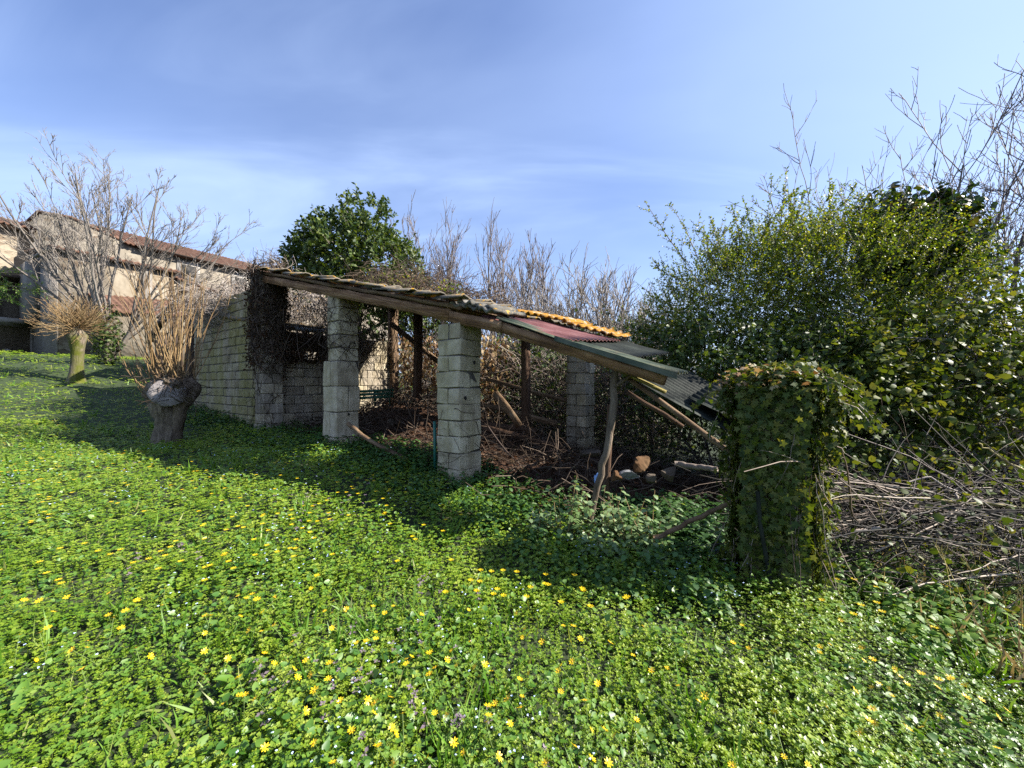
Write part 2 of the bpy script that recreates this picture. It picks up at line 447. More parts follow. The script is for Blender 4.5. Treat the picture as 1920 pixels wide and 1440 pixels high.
def join(parts):
    """parts: list of (V, F[, rnd]) with the same face size"""
    Vs, Fs, Rs, n = [], [], [], 0
    for p in parts:
        Vs.append(p[0]); Fs.append(np.asarray(p[1]) + n); n += len(p[0])
        Rs.append(p[2] if len(p) > 2 else np.zeros(len(p[0])))
    return np.concatenate(Vs), np.concatenate(Fs), np.concatenate(Rs)

LEAF4 = (np.array([(0, 0, 0), (.32, .45, .06), (0, 1, -.06), (-.32, .45, .06)], float), np.array([(0, 1, 2), (0, 2, 3)]))
LEAF6 = (np.array([(0, 0, 0), (.36, .28, .08), (.30, .70, .04), (0, 1, -.08), (-.30, .70, .04), (-.36, .28, .08)], float),
         np.array([(0, 1, 5), (1, 2, 5), (5, 2, 4), (2, 3, 4)]))
HEART = (np.array([(0, .10, -.02), (.30, -.08, .08), (.50, .25, .07), (.34, .68, .02), (0, 1, -.06), (-.34, .68, .02), (-.50, .25, .07), (-.30, -.08, .08)], float),
         np.array([(0, 1, 2), (0, 2, 3), (0, 3, 4), (0, 4, 5), (0, 5, 6), (0, 6, 7)]))
IVYL = (np.array([(0, 0, 0), (.50, -.10, -.03), (.28, .22, .03), (.56, .50, -.05), (.20, .55, .03), (0, 1, -.07), (-.20, .55, .03), (-.56, .50, -.05), (-.28, .22, .03), (-.50, -.10, -.03)], float),
        np.array([(0, 1, 2), (2, 3, 4), (0, 2, 4), (0, 4, 5), (0, 5, 6), (0, 6, 8), (6, 7, 8), (0, 8, 9)]))
BLADE = (np.array([(-.04, 0, 0), (.04, 0, 0), (.035, .5, .06), (-.035, .5, .06), (0, 1, -.10)], float), np.array([(0, 1, 2), (0, 2, 3), (3, 2, 4)]))
LONGL = (np.array([(0, 0, 0), (.10, .2, .03), (.14, .5, .08), (.09, .8, .06), (0, 1, -.04), (-.09, .8, .06), (-.14, .5, .08), (-.10, .2, .03), (0, .5, .03)], float),
         np.array([(0, 1, 8), (1, 2, 8), (2, 3, 8), (3, 4, 8), (4, 5, 8), (5, 6, 8), (6, 7, 8), (7, 0, 8)]))
def leaves(tpl, pos_, ydir, nd, size, wide=1.0, r=None):
    T, F = tpl
    pos_ = np.asarray(pos_, float); n = len(pos_)
    Y = nrm(np.asarray(ydir, float)); X = nrm(np.cross(Y, nd)); Z = np.cross(X, Y)
    size = np.broadcast_to(np.asarray(size, float), (n,)); wide = np.broadcast_to(np.asarray(wide, float), (n,))
    V = pos_[:, None] + size[:, None, None] * (T[None, :, 0:1] * (X * wide[:, None])[:, None] + T[None, :, 1:2] * Y[:, None] + T[None, :, 2:3] * Z[:, None])
    k = len(T)
    FF = (F[None] + (np.arange(n) * k)[:, None, None]).reshape(-1, 3)
    if r is None: r = rng.random(n)
    return V.reshape(-1, 3), FF, np.repeat(r, k)
def tubes(Pn, Rn, sides=3, r=None):
    """Pn (N,K,3), Rn (N,K): round strands as quads"""
    Pn = np.asarray(Pn, float); N, K, _ = Pn.shape
    Rn = np.broadcast_to(np.asarray(Rn, float), (N, K))
    Tn = nrm(np.gradient(Pn, axis=1))
    ref = np.where(np.abs(Tn[..., 2:3]) > .9, np.array([1., 0, 0]), np.array([0, 0, 1.]))
    A = nrm(np.cross(Tn, ref)); B = np.cross(Tn, A)
    ang = np.arange(sides) * 2 * math.pi / sides
    V = Pn[:, :, None] + Rn[:, :, None, None] * (np.cos(ang)[None, None, :, None] * A[:, :, None] + np.sin(ang)[None, None, :, None] * B[:, :, None])
    idx = np.arange(N * K * sides).reshape(N, K, sides)
    a = idx[:, :-1]; b = idx[:, 1:]
    F = np.stack([a, np.roll(a, -1, 2), np.roll(b, -1, 2), b], -1).reshape(-1, 4)
    if r is None: r = rng.random(N)
    return V.reshape(-1, 3), F, np.repeat(r, K * sides)
def strand(starts, dirs, L, K=7, wig=.25, up=0.0, grav=0.0):
    """wandering polylines from starts along dirs"""
    p = np.array(starts, float); d = nrm(np.array(dirs, float)); N = len(p)
    L = np.broadcast_to(np.asarray(L, float), (N,))
    out = [p.copy()]
    for k in range(K - 1):
        d = nrm(d + wig * rng.normal(size=(N, 3)) + np.array([0, 0, up - grav * (k + 1) / K]))
        p = p + d * (L / (K - 1))[:, None]
        out.append(p.copy())
    return np.stack(out, 1)
def taper(R0, K, end=.25):
    R0 = np.asarray(R0, float)
    return R0[:, None] * np.linspace(1, end, K)[None]
def branches(Pp, Rp, n, spread, ratio, lo=.25, hi=1.0, K=6, wig=.15, up=.0, L=None, rr=.55, end=.25, rmin=.003, grav=0.0):
    """n children on each parent strand"""
    N, Kp, _ = Pp.shape
    i = np.repeat(np.arange(N), n); m = len(i)
    tau = lo + (hi - lo) * rng.random(m)
    f = tau * (Kp - 1); k = np.minimum(f.astype(int), Kp - 2); w = (f - k)[:, None]
    st = Pp[i, k] * (1 - w) + Pp[i, k + 1] * w
    tn = nrm(Pp[i, k + 1] - Pp[i, k])
    pr = nrm(np.cross(tn, rng.normal(size=(m, 3))))
    sp = spread * (.6 + .8 * rng.random(m))
    d = tn * np.cos(sp)[:, None] + pr * np.sin(sp)[:, None]
    Lp = np.linalg.norm(np.diff(Pp, axis=1), axis=2).sum(1)[i]
    LL = (Lp * ratio if L is None else L) * (1.1 - .5 * tau) * (.6 + .7 * rng.random(m))
    rad = np.maximum((Rp[i, k] * (1 - w[:, 0]) + Rp[i, k + 1] * w[:, 0]) * rr, rmin)
    Pc = strand(st, d, LL, K, wig, up, grav)
    return Pc, np.maximum(taper(rad, K, end), rmin * .6)

def box(a, b):
    """axis-aligned box as quads"""
    (x0, y0, z0), (x1, y1, z1) = a, b
    V = np.array([(x, y, z) for z in (z0, z1) for y in (y0, y1) for x in (x0, x1)], float)
    F = np.array([(0, 2, 3, 1), (4, 5, 7, 6), (0, 1, 5, 4), (2, 6, 7, 3), (0, 4, 6, 2), (1, 3, 7, 5)])
    return V, F
def beam(p, q, w, h, K=2, jit=0.0, up=(0, 0, 1)):
    """a squared timber from p to q"""
    p = np.array(p, float); q = np.array(q, float)
    d = nrm(q - p)
    if abs(d[2]) > .85: up = (U[0], U[1], 0)
    x = nrm(np.cross(d, np.array(up, float))); y = np.cross(x, d)
    V = []
    for k in range(K):
        c_ = p + (q - p) * k / (K - 1)
        if jit: c_ = c_ + jit * rng.normal(size=3)
        e = 1 + (jit * 3 * rng.normal() if jit else 0)
        for sx, sy in ((-1, -1), (1, -1), (1, 1), (-1, 1)):
            V.append(c_ + x * sx * w / 2 * e + y * sy * h / 2 * e)
    F = []
    for k in range(K - 1):
        for j in range(4):
            F.append((4 * k + j, 4 * k + (j + 1) % 4, 4 * k + 4 + (j + 1) % 4, 4 * k + 4 + j))
    F.append((3, 2, 1, 0)); n = 4 * (K - 1); F.append((n, n + 1, n + 2, n + 3))
    return np.array(V), np.array(F)
def bar(name, p, q, w, h, mat, parent=None, K=2, jit=0.0):
    """a timber as its own object whose x axis runs along its length (the grain follows)"""
    p = np.array(p, float); q = np.array(q, float); L = float(np.linalg.norm(q - p)); d = nrm(q - p)
    up = np.array([0, 0, 1.]) if abs(d[2]) < .85 else np.array([U[0], U[1], 0])
    y = nrm(np.cross(up, d)); z = np.cross(d, y)
    V, F = beam((0, 0, 0), (L, 0, 0), w, h, K, jit)
    o = link(name, mesh(name, V, F, mat), parent)
    M4 = Matrix(((d[0], y[0], z[0], 0), (d[1], y[1], z[1], 0), (d[2], y[2], z[2], 0), (0, 0, 0, 1)))
    loc = p - org(parent); M4.translation = Vector(loc)
    o.matrix_local = M4
    return o
_bl = {}
def block_mesh(sx, sy, sz, mat, var, bev=.012):
    key = (round(sx, 3), round(sy, 3), round(sz, 3), mat, var)
    if key in _bl: return _bl[key]
    bm = bmesh.new()
    bmesh.ops.create_cube(bm, size=1.0)
    for v in bm.verts:
        v.co = Vector((v.co.x * sx, v.co.y * sy, v.co.z * sz)) + Vector(rng.normal(size=3) * .005)
    bmesh.ops.bevel(bm, geom=list(bm.edges), offset=bev * (.7 + .6 * random.random()), segments=1, affect='EDGES')
    for v in bm.verts: v.co += Vector(rng.normal(size=3) * .0032)
    me = bpy.data.meshes.new('block'); bm.to_mesh(me); bm.free()
    me.materials.append(M[mat]); _bl[key] = me
    return me
def put(name, me, at, rz, parent, tilt=(0, 0)):
    o = link(name, me, parent)
    o.location = np.asarray(at, float) - org(parent)
    o.rotation_euler = (tilt[0], tilt[1], rz)
    return o

# ------------------------------------------------------------------ ground
def axis(lo, hi, n, c0, k):
    s = np.linspace(-1, 1, n)
    a = np.sinh(s * k) / math.sinh(k)
    return np.where(a < 0, c0 + a * (c0 - lo), c0 + a * (hi - c0))
gx = axis(-520, 520, 211, -1, 6.0); gy = axis(-60, 900, 211, 4, 6.0)
GX, GY = np.meshgrid(gx, gy)
GZ = H(GX, GY)
n_ = len(gx)
ii = np.arange(n_ * n_).reshape(n_, n_)
gF = np.stack([ii[:-1, :-1], ii[:-1, 1:], ii[1:, 1:], ii[1:, :-1]], -1).reshape(-1, 4)
ground = mk('ground', np.stack([GX, GY, GZ], -1).reshape(-1, 3), gF, 'soil', smooth=True)
tag(ground, 'sloping meadow ground under the weeds', kind='structure')
# PART2
# ------------------------------------------------------------------ shed, walls
def corrugated(o, A, B, amp, period, nA=2, thick=.006, sag=0.0, jit=0.0, per=6):
    o = np.array(o, float); A = np.array(A, float); B = np.array(B, float)
    n = nrm(np.cross(A, B)); n = n if n[2] > 0 else -n
    LB = np.linalg.norm(B); nB = max(3, int(LB / period * per))
    a = np.linspace(0, 1, nA); b_ = np.linspace(0, 1, nB)
    AA, BB = np.meshgrid(a, b_, indexing='ij')
    w = amp * np.sin(BB * LB / period * 2 * math.pi) - sag * np.sin(AA * math.pi) * (.5 + .5 * np.sin(BB * 3))
    if jit: w = w + jit * rng.normal(size=w.shape)
    V = o + AA[..., None] * A + BB[..., None] * B + w[..., None] * n
    V2 = V - n * thick
    idx = np.arange(nA * nB).reshape(nA, nB); k = nA * nB
    F = [np.stack([idx[:-1, :-1], idx[1:, :-1], idx[1:, 1:], idx[:-1, 1:]], -1).reshape(-1, 4),
         np.stack([idx[:-1, :-1], idx[:-1, 1:], idx[1:, 1:], idx[1:, :-1]], -1).reshape(-1, 4) + k]
    for e in (idx[0], idx[-1], idx[:, 0], idx[:, -1]):
        F.append(np.stack([e[:-1], e[1:], e[1:] + k, e[:-1] + k], -1))
    return np.concatenate([V.reshape(-1, 3), V2.reshape(-1, 3)]), np.concatenate(F)

def pillar(parent, t, s, z0, courses, mats, size=.4, hgt=.2, z_list=None, label=None, holes=()):
    """square pillar of hollow blocks, two to a course, laid crosswise in turn"""
    c0 = S(t, s, z0)
    core = [box((-size / 2 + .02, -size / 2 + .02, -.25), (size / 2 - .02, size / 2 - .02, courses * hgt - .004))]
    V, F = core[0]
    ca, sa = math.cos(TH), math.sin(TH)
    V = np.stack([V[:, 0] * ca - V[:, 1] * sa, V[:, 0] * sa + V[:, 1] * ca, V[:, 2]], -1) + c0
    pl = mk('pillar', V, F, 'mortar', parent)
    if label: pl['label'] = label
    for k in range(-1, courses):
        rot = TH + (math.pi / 2 if k % 2 else 0)
        one = size < .38
        jt = rng.normal(size=2) * .006
        for j in ((0,) if one else (-1, 1)):
            sy = size - .006 if one else size / 2 - .006
            me = block_mesh(size - .004, sy, hgt - .01, mats[(k + (j > 0)) % len(mats)], (k * 2 + j) % 4)
            off = np.array([0, j * size / 4 if not one else 0])
            cr, sr = math.cos(rot), math.sin(rot)
            at = c0 + np.array([off[0] * cr - off[1] * sr + jt[0], off[0] * sr + off[1] * cr + jt[1], (k + .5) * hgt])
            put('block', me, at, rot + rng.normal() * .007, pl, tuple(rng.normal(size=2) * .0035))
    for (face, du, kz) in holes:       # broken cells: near-black caps, the shade of a hollow put into colour
        d = np.array([U[0], U[1], 0]) if face == 'r' else np.array([-Vv[0], -Vv[1], 0])
        e = np.array([Vv[0], Vv[1], 0]) if face == 'r' else np.array([U[0], U[1], 0])
        cc = c0 + d * (size / 2 + .0035) + e * du + np.array([0, 0, kz * hgt])
        a = np.linspace(0, 2 * math.pi, 9)[:-1]
        rr = .019 * (1 + .25 * np.sin(3 * a + kz))
        ring = cc + rr[:, None] * (np.cos(a)[:, None] * e + 1.3 * np.sin(a)[:, None] * np.array([0, 0, 1]))
        Vh = np.concatenate([ring, ring - d * .05]); Fh = [(i, (i + 1) % 8, (i + 1) % 8 + 8, i + 8) for i in range(8)]
        Fh += [(0, 1, 2, 3), (0, 3, 4, 7), (4, 5, 6, 7)]
        mk('socket_shade', Vh, np.array(Fh), 'hole', pl)
    return pl
def wall_run(parent, name, t0, s0, along, length, z0, courses, mats, thick=.2, bl=.4, hgt=.2, skip=None, top=None, label=None):
    """a straight wall of hollow blocks in running bond; each block is its own piece"""
    ax = U if along == 't' else Vv
    rot = TH + (0 if along == 't' else math.pi / 2)
    base = S(t0, s0, z0)
    ca, sa = math.cos(rot), math.sin(rot)
    cores, todo = [], []
    for k in range(courses):
        x = -bl / 2 if k % 2 else 0.0
        while x < length - .03:
            a = max(x, 0); b_ = min(x + bl, length)
            x += bl
            if b_ - a < .06: continue
            m_ = (a + b_) / 2
            if skip and skip(m_, k): continue
            if top and (k + .6) * hgt > top(m_): continue
            todo.append((a, b_, k))
            V, F = box((a - .004, -thick / 2 + .014, k * hgt), (b_ + .004, thick / 2 - .014, (k + 1) * hgt + .002))
            cores.append((V, F))
    V, F, _ = join(cores)
    V = np.stack([V[:, 0] * ca - V[:, 1] * sa, V[:, 0] * sa + V[:, 1] * ca, V[:, 2]], -1) + base
    w = mk(name, V, F, 'mortar', parent)
    if label: w['label'] = label
    for i, (a, b_, k) in enumerate(todo):
        L = round((b_ - a) / .05) * .05
        me = block_mesh(L - .012, thick, hgt - .011, mats[(i * 7 + k) % len(mats)], (i + k) % 3)
        m_ = (a + b_) / 2
        at = base + np.array([m_ * ca, m_ * sa, (k + .5) * hgt]) + np.array([-sa, ca, 0]) * rng.normal() * .004
        put('block', me, at, rot + rng.normal() * .006, w)
    return w

def roofz(t):     # underside line of the front beam, relative to the eye
    return .84 - .243 * t if t <= .75 else .658 - .34 * (t - .75)

# low outbuilding wall to the left, mossy blocks
wall_e = empty('mossy_wall', S(-6.5, 0, -1.1), 'long mossy block wall in shade behind the pollard stump', 'wall')
wall_run(wall_e, 'wall', -10.1, 0.0, 't', 4.35, -1.3, 17, ['block_moss'], .2, .4, .2,
         top=lambda x: 2.0 + .3 + (4.35 - x) * .16 + 1.0)
# shed
shed = empty('open_shed', S(0, 1.5, -1.3), 'tumbledown open shed of concrete blocks with sagging tiled roof', 'shed')
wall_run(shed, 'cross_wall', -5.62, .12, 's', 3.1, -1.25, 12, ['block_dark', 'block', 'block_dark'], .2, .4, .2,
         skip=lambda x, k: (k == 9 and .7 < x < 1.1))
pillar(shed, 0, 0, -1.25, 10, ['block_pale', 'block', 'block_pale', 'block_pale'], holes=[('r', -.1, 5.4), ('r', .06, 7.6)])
# second pillar: wider footing of large blocks, slimmer above
pillar(shed, -2.73, 0, -1.30, 4, ['block_pale', 'block'], .42, .42, holes=[('r', .0, 1.9)])
pillar(shed, -2.75, .03, .38, 5, ['block_pale', 'block', 'block_pale'], .36, .222, holes=[('r', -.02, .5), ('r', .1, 1.4)])
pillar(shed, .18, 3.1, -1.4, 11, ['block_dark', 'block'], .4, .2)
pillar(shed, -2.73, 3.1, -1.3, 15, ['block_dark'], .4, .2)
# corner column behind the dry creeper
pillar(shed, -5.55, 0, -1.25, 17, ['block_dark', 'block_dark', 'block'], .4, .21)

def rpt(t, s, dz=0.0): return S(t, s, roofz(t) + dz + .095 * max(s, 0) * min(1, max(0, (t + .55) / .6)))
# main beams
def timber(name, p, q, w, h, mat, K=9, jit=.006, parent=shed):
    return bar(name, p, q, w, h, mat, parent, K, jit)
timber('roof_beam', rpt(-5.65, -.14, .02), rpt(-.0, -.14, .02), 0.12, .14, 'wood_beam', 26, .005)
timber('verge_board', rpt(-5.7, -.17, .145), rpt(-2.6, -.17, .135), .05, .05, 'wood_old', 14, .004)
timber('verge_board', rpt(-2.7, -.16, .14), rpt(.2, -.17, .13), .05, .05, 'wood_old', 14, .004)
timber('roof_beam', rpt(-.3, -.13, -.005), rpt(.80, -.13, .0), .11, .13, 'wood_beam', 8, .005)
timber('roof_beam', rpt(.72, -.12, -.01), rpt(2.55, -.12, -.01), .085, .115, 'wood_beam', 14, .0045)
timber('roof_beam', rpt(-5.6, 1.55, -.02), rpt(-.3, 1.55, -.02), .13, .16, 'wood_old', 9, .008)
timber('roof_beam', rpt(-5.6, 3.1, -.02), rpt(-.2, 3.1, -.02), .13, .16, 'wood_old', 9, .008)
for t in np.arange(-5.5, -.1, .42):
    s1 = 3.3 if t < -.3 else 1.8
    timber('batten', rpt(t, -.12, .13), rpt(t + .02 * rng.normal(), s1, .13), .07, .05, 'wood_old', 3, .004)
# posts and braces under the roof
timber('post', S(-5.5, 3.1, -1.2), S(-5.5, 3.1, roofz(-5.5)), .2, .2, 'wood_old', 5, .006)
timber('post', S(-.58, 2.4, -1.45), S(-.62, 2.42, roofz(-.6)), .13, .12, 'wood_red', 6, .006)
timber('post', S(-3.64, 2.4, -1.2), S(-3.62, 2.4, roofz(-3.64)), .15, .14, 'wood_red', 6, .006)
timber('brace', S(-4.9, 2.6, 1.55), S(-3.5, 2.9, .55), .10, .10, 'wood_old', 4, .006)
timber('rail', S(-1.9, 2.2, -.30), S(.0, 2.5, -.72), .03, .10, 'wood_old', 5, .01)
timber('rail', S(-2.2, 2.0, -.75), S(-.3, 2.3, -.86), .03, .11, 'wood_red', 5, .01)
timber('rail', S(-2.0, 2.9, .1), S(.1, 3.0, -.35), .03, .08, 'wood_old', 5, .01)
# old tiles: overlapping rows down the slope, sharing a few meshes
def tile_mesh(k):
    Ls, Wd = .46, .20
    na = 7
    a = np.linspace(-1, 1, na)
    V = []
    for x in (0, Ls / 2, Ls):
        w_ = Wd * (1 - .12 * x / Ls)
        for q in a:
            V.append((x, q * w_ / 2, .035 * (1 - q * q) + rng.normal() * .003))
    V = np.array(V); V2 = V - np.array([0, 0, .018])
    n = len(V); F = []
    for i in range(2):
        for j in range(na - 1):
            q = i * na + j
            F += [(q, q + na, q + na + 1, q + 1), (n + q, n + q + 1, n + q + na + 1, n + q + na)]
    rim = list(range(na)) + [2 * na - 1] + list(range(3 * na - 1, 2 * na - 1, -1)) + [na]
    for i in range(len(rim)):
        p, q = rim[i], rim[(i + 1) % len(rim)]
        F.append((p, q, q + n, p + n))
    return mesh('roof_tile', np.concatenate([V, V2]), np.array(F), 'tile')
tm = [tile_mesh(k) for k in range(5)]
V, F = corrugated(rpt(-5.6, -.15, .165), rpt(-.12, -.15, .165) - rpt(-5.6, -.15, .165), rpt(-5.6, 3.2, .165) - rpt(-5.6, -.15, .165), .001, .4, 8, .016)
roof = mk('roof', V, F, 'wood_old', shed)
for j, s in enumerate(np.arange(-.20, 3.3, .215)):
    n_t = int(6.2 / .33)
    for i in range(n_t):
        t = -5.75 + i * .33 + .05 * rng.normal() + (.1 if j % 2 else 0)
        if t > -.40 + (.35 if s < .8 else 0): continue
        ang = math.atan(.243) - .07
        jt = .05 if j == 0 else .02
        o = put('roof_tile', tm[(i * 3 + j) % 5], rpt(t, s + jt * .6 * rng.normal(), .195 + .012 * (j % 2) + abs(rng.normal()) * .012), TH + rng.normal() * (.10 if j == 0 else .04), roof,
                (rng.normal() * .08 if j == 0 else rng.normal() * .03, ang + rng.normal() * .025))
# broken dark fibre sheet, then the lichen sheet, red sheet and green verge
def sheet(name, t0, t1, s0, s1, dz, mat, amp, period, along='t', sag=0.0, z=None, thick=.007, jit=.002, parent=shed, label=None):
    p00 = rpt(t0, s0, dz); p10 = rpt(t1, s0, dz); p01 = rpt(t0, s1, dz)
    if along == 't':
        V, F = corrugated(p00, p10 - p00, p01 - p00, amp, period, 6, thick, sag, jit)
    else:
        V, F = corrugated(p00, p01 - p00, p10 - p00, amp, period, 6, thick, sag, jit)
    o = mk(name, V, F, mat, parent, smooth=True)
    if label: o['label'] = label
    return o
for k in range(5):
    t0 = .02 + k * .12
    sheet('roof_slab', t0, t0 + .24, -.19 + .03 * rng.normal(), .42, .17 + .035 * (k % 2), 'fibre_dark', .02, .16, 's', 0, thick=.03, jit=.006)
sheet('corrugated_sheet', .45, 1.62, -.10, 1.32, .085, 'sheet_red', .010, .11, 't', .01)
sheet('corrugated_sheet', .05, .95, 1.12, 1.85, .175, 'lichen', .017, .12, 's', 0, thick=.014, jit=.008, label='lichen covered orange corrugated roof sheet')
sheet('corrugated_sheet', .85, 1.60, 1.15, 1.80, .150, 'lichen', .017, .12, 's', .03, thick=.014, jit=.009)
sheet('corrugated_sheet', 1.45, 2.12, .15, 1.75, .05, 'sheet_grey', .012, .11, 't', .02)  # added sheet, keeps the sun off the middle pillar's foot
# green verge sheet: a strip on top and a bent-down flange
sheet('verge_sheet', .74, 2.66, -.19, .24, .085, 'sheet_green', .014, .11, 't', .03, jit=.005)
p0, p1 = rpt(1.5, -.195, .08), rpt(2.66, -.195, .08)
V, F = corrugated(p0, p1 - p0, np.array([-.01, -.015, -.05]), .003, .05, 10, .003, 0, .003)
mk('verge_sheet', V, F, 'sheet_green', shed)
# fallen end of the roof: sheets and planks slumped towards the ivy pillar
a0 = P(1180, 705, 4.8); a1 = P(1385, 818, 4.2); a2 = P(1290, 695, 5.6)
V, F = corrugated(a0, a1 - a0, a2 - a0, .014, .10, 7, .005, .03)
fs = mk('fallen_sheet', V, F, 'sheet_grey', None, own=True); tag(fs, 'dark corrugated sheet slumped between shed roof and ivy pillar', 'roof sheet')
a0 = P(1290, 745, 4.6); a1 = P(1415, 800, 4.05); a2 = P(1345, 712, 5.0)
V, F = corrugated(a0, a1 - a0, a2 - a0, .014, .10, 7, .005, .02)
fs = mk('fallen_sheet', V, F, 'sheet_grey', None, own=True); tag(fs, 'small dark corrugated sheet lying against the ivy pillar top', 'roof sheet')
tag(bar('fallen_rafter', P(1175, 708, 3.80), P(1440, 900, 3.12), .06, .04, 'wood_pole', None, 6, .005), 'broken brown rafter sloping down behind the ivy pillar', 'rafter')
tag(bar('broken_board', P(1150, 690, 3.86), P(1248, 735, 3.60), .09, .03, 'wood_green', None, 4, .004), 'short mossy yellow board broken off under the green verge', 'board')
tag(bar('broken_batten', P(1175, 735, 3.9), P(1280, 800, 3.7), .05, .04, 'wood_red', None, 4, .006), 'thin red brown batten hanging under the fallen rafter', 'batten')

# ivy pillar
ivp = S(3.32, 0, 0); ivz = h1(ivp[0], ivp[1]) - .05
ivy_e = empty('ivy_pillar', (ivp[0], ivp[1], ivz), 'square pillar wholly covered in green ivy in front of the bramble heap', 'pillar')
pl = pillar(ivy_e, 3.32, 0, ivz - EYE, 8, ['block_moss', 'block_dark'], .38, .197)
ivtop = ivz + 8 * .197

# ------------------------------------------------------------------ house on the rise
HA = R(30); Uh = np.array([math.cos(HA), -math.sin(HA)]); Vh_ = np.array([math.sin(HA), math.cos(HA)]); HC = np.array([-22.4, 19.0])
def Hp(a, b, z):
    q = HC + Uh * a + Vh_ * b
    return np.array([q[0], q[1], z + EYE])
def hbox(a0, a1, b0, b1, z0, z1):
    V, F = box((a0, b0, z0), (a1, b1, z1))
    return np.array([Hp(*v) for v in V]), F
def hprism(prof, a0, a1):
    """wall slab standing along b: prof = [(b, z)...] extruded from a0 to a1"""
    n = len(prof)
    V = np.array([Hp(a0, b, z) for b, z in prof] + [Hp(a1, b, z) for b, z in prof])
    T = []
    for i in range(1, n - 1): T += [(0, i, i + 1, i + 1), (n, n + i + 1, n + i, n + i)]
    F = [(i, (i + 1) % n, (i + 1) % n + n, i + n) for i in range(n)]
    bm = bmesh.new(); vv = [bm.verts.new(v) for v in V]
    bm.faces.new(vv[:n]); bm.faces.new(vv[n:][::-1])
    for f in F: bm.faces.new([vv[i] for i in f])
    bmesh.ops.recalc_face_normals(bm, faces=bm.faces)
    bmesh.ops.triangulate(bm, faces=bm.faces)
    Vo = np.array([v.co[:] for v in bm.verts]); Fo = np.array([[v.index for v in f.verts] for f in bm.faces]); bm.free()
    return Vo, Fo
def hroof(parent, a0, z0, a1, z1, b0, b1, mat='roof_tile', amp=.05, thick=.10):
    p = Hp(a0, b0, z0); V, F = corrugated(p, Hp(a1, b0, z1) - p, Hp(a0, b1, z0) - p, amp, .24, 8, thick, 0, .006, 6)
    return mk('roof', V, F, mat, parent, smooth=True)
house = empty('farmhouse', Hp(-6, 6, 1.4), 'long beige stone farmhouse with terracotta roof on the rise', 'house')
def hp(name, a, mat): return mk(name, a[0], a[1], mat, house)
# front annexe: lit long wall, shaded gable, monopitch roof
hp('wall', hprism([(0, .6), (4.6, .6), (4.6, 6.7), (0, 6.7)], -5, 0), 'house_wall')
hroof(house, .35, 6.72, -5.2, 7.35, -.35, 4.8)
hp('eave', hbox(.05, .33, -.3, 4.75, 6.56, 6.66), 'dark_wood')
hp('verge', hbox(-5.1, .3, -.34, -.2, 6.62, 6.74), 'house_grey')
# gable face of the annexe in grey render, set proud
hp('gable', hbox(-5.02, -.02, -.06, -.003, .6, 6.6), 'house_grey')
hp('gable_top', hbox(-5.02, -1.2, -.055, -.004, 6.6, 6.95), 'house_grey')
# main wing behind, taller, with stepped gable top
hp('wall', hprism([(.2, .8), (26, .8), (26, 9.15), (4.2, 9.1), (3.5, 9.15), (1.4, 9.78), (.2, 9.62)], -12.5, -5.05), 'house_render')
hroof(house, -4.65, 9.05, -9.0, 10.9, 3.6, 26.4)
hroof(house, -13.0, 9.1, -9.0, 10.9, 1.0, 26.4)
hp('coping', hprism([(.1, 9.64), (1.4, 9.80), (3.7, 9.12), (3.7, 9.22), (1.4, 9.92), (.1, 9.76)], -9.0, -4.95), 'roof_tile')
hp('eave', hbox(-5.0, -4.7, 4.3, 26.2, 8.93, 9.03), 'dark_wood')
# far left wing with hipped overhanging roof
hp('wall', hbox(-9.5, -6.2, -2.6, .2, .9, 8.7), 'house_wall')
hp('eave', hbox(-10.2, -5.7, -3.3, .3, 8.72, 8.84), 'dark_wood')
hroof(house, -5.6, 8.86, -8.0, 9.7, -3.4, .35)
hroof(house, -10.4, 8.86, -8.0, 9.7, -3.4, .35)
# windows of the main wing
for b0, b1, z0, z1 in ((6.6, 7.5, 7.7, 8.5), (10.0, 10.8, 7.3, 8.4), (16, 16.8, 7.3, 8.4)):
    f = hp('window', hbox(-5.09, -4.99, b0 - .22, b1 + .22, z0 - .2, z1 + .22), 'white_frame')
    V, F = hbox(-5.0, -4.98, b0, b1, z0, z1); mk('pane', V, F, 'dark', f)
# lower lean-to of the annexe and its wall
hp('wall', hprism([(1.2, .2), (9.0, .2), (9.0, 3.6), (1.2, 3.6)], .02, 2.4), 'house_wall')
V, F = corrugated(Hp(2.6, 1.0, 3.55), Hp(0, 1.0, 4.7) - Hp(2.6, 1.0, 3.55), Hp(2.6, 9.3, 4.15) - Hp(2.6, 1.0, 3.55), .03, .24, 6, .1, 0, .006)
mk('lean_to_roof', V, F, 'roof_tile', house, smooth=True)
hp('annexe_wall', hprism([(4.6, .6), (9.5, .6), (9.5, 5.3), (4.6, 6.3)], -4.9, -.02), 'house_wall')
V, F = corrugated(Hp(.3, 4.5, 6.35), Hp(-5, 4.5, 7.0) - Hp(.3, 4.5, 6.35), Hp(.3, 9.8, 5.35) - Hp(.3, 4.5, 6.35), .04, .24, 6, .1, 0, .006)
mk('lean_to_roof', V, F, 'roof_tile', house, smooth=True)
hp('pilaster', hbox(.0, .12, 3.1, 3.5, 3.6, 6.5), 'house_grey')
hp('downpipe', hbox(.02, .12, 4.35, 4.45, .6, 6.5), 'dark_wood')
hp('gutter', hbox(-4.62, -4.5, 4.3, 26.3, 8.95, 9.05), 'dark_wood')
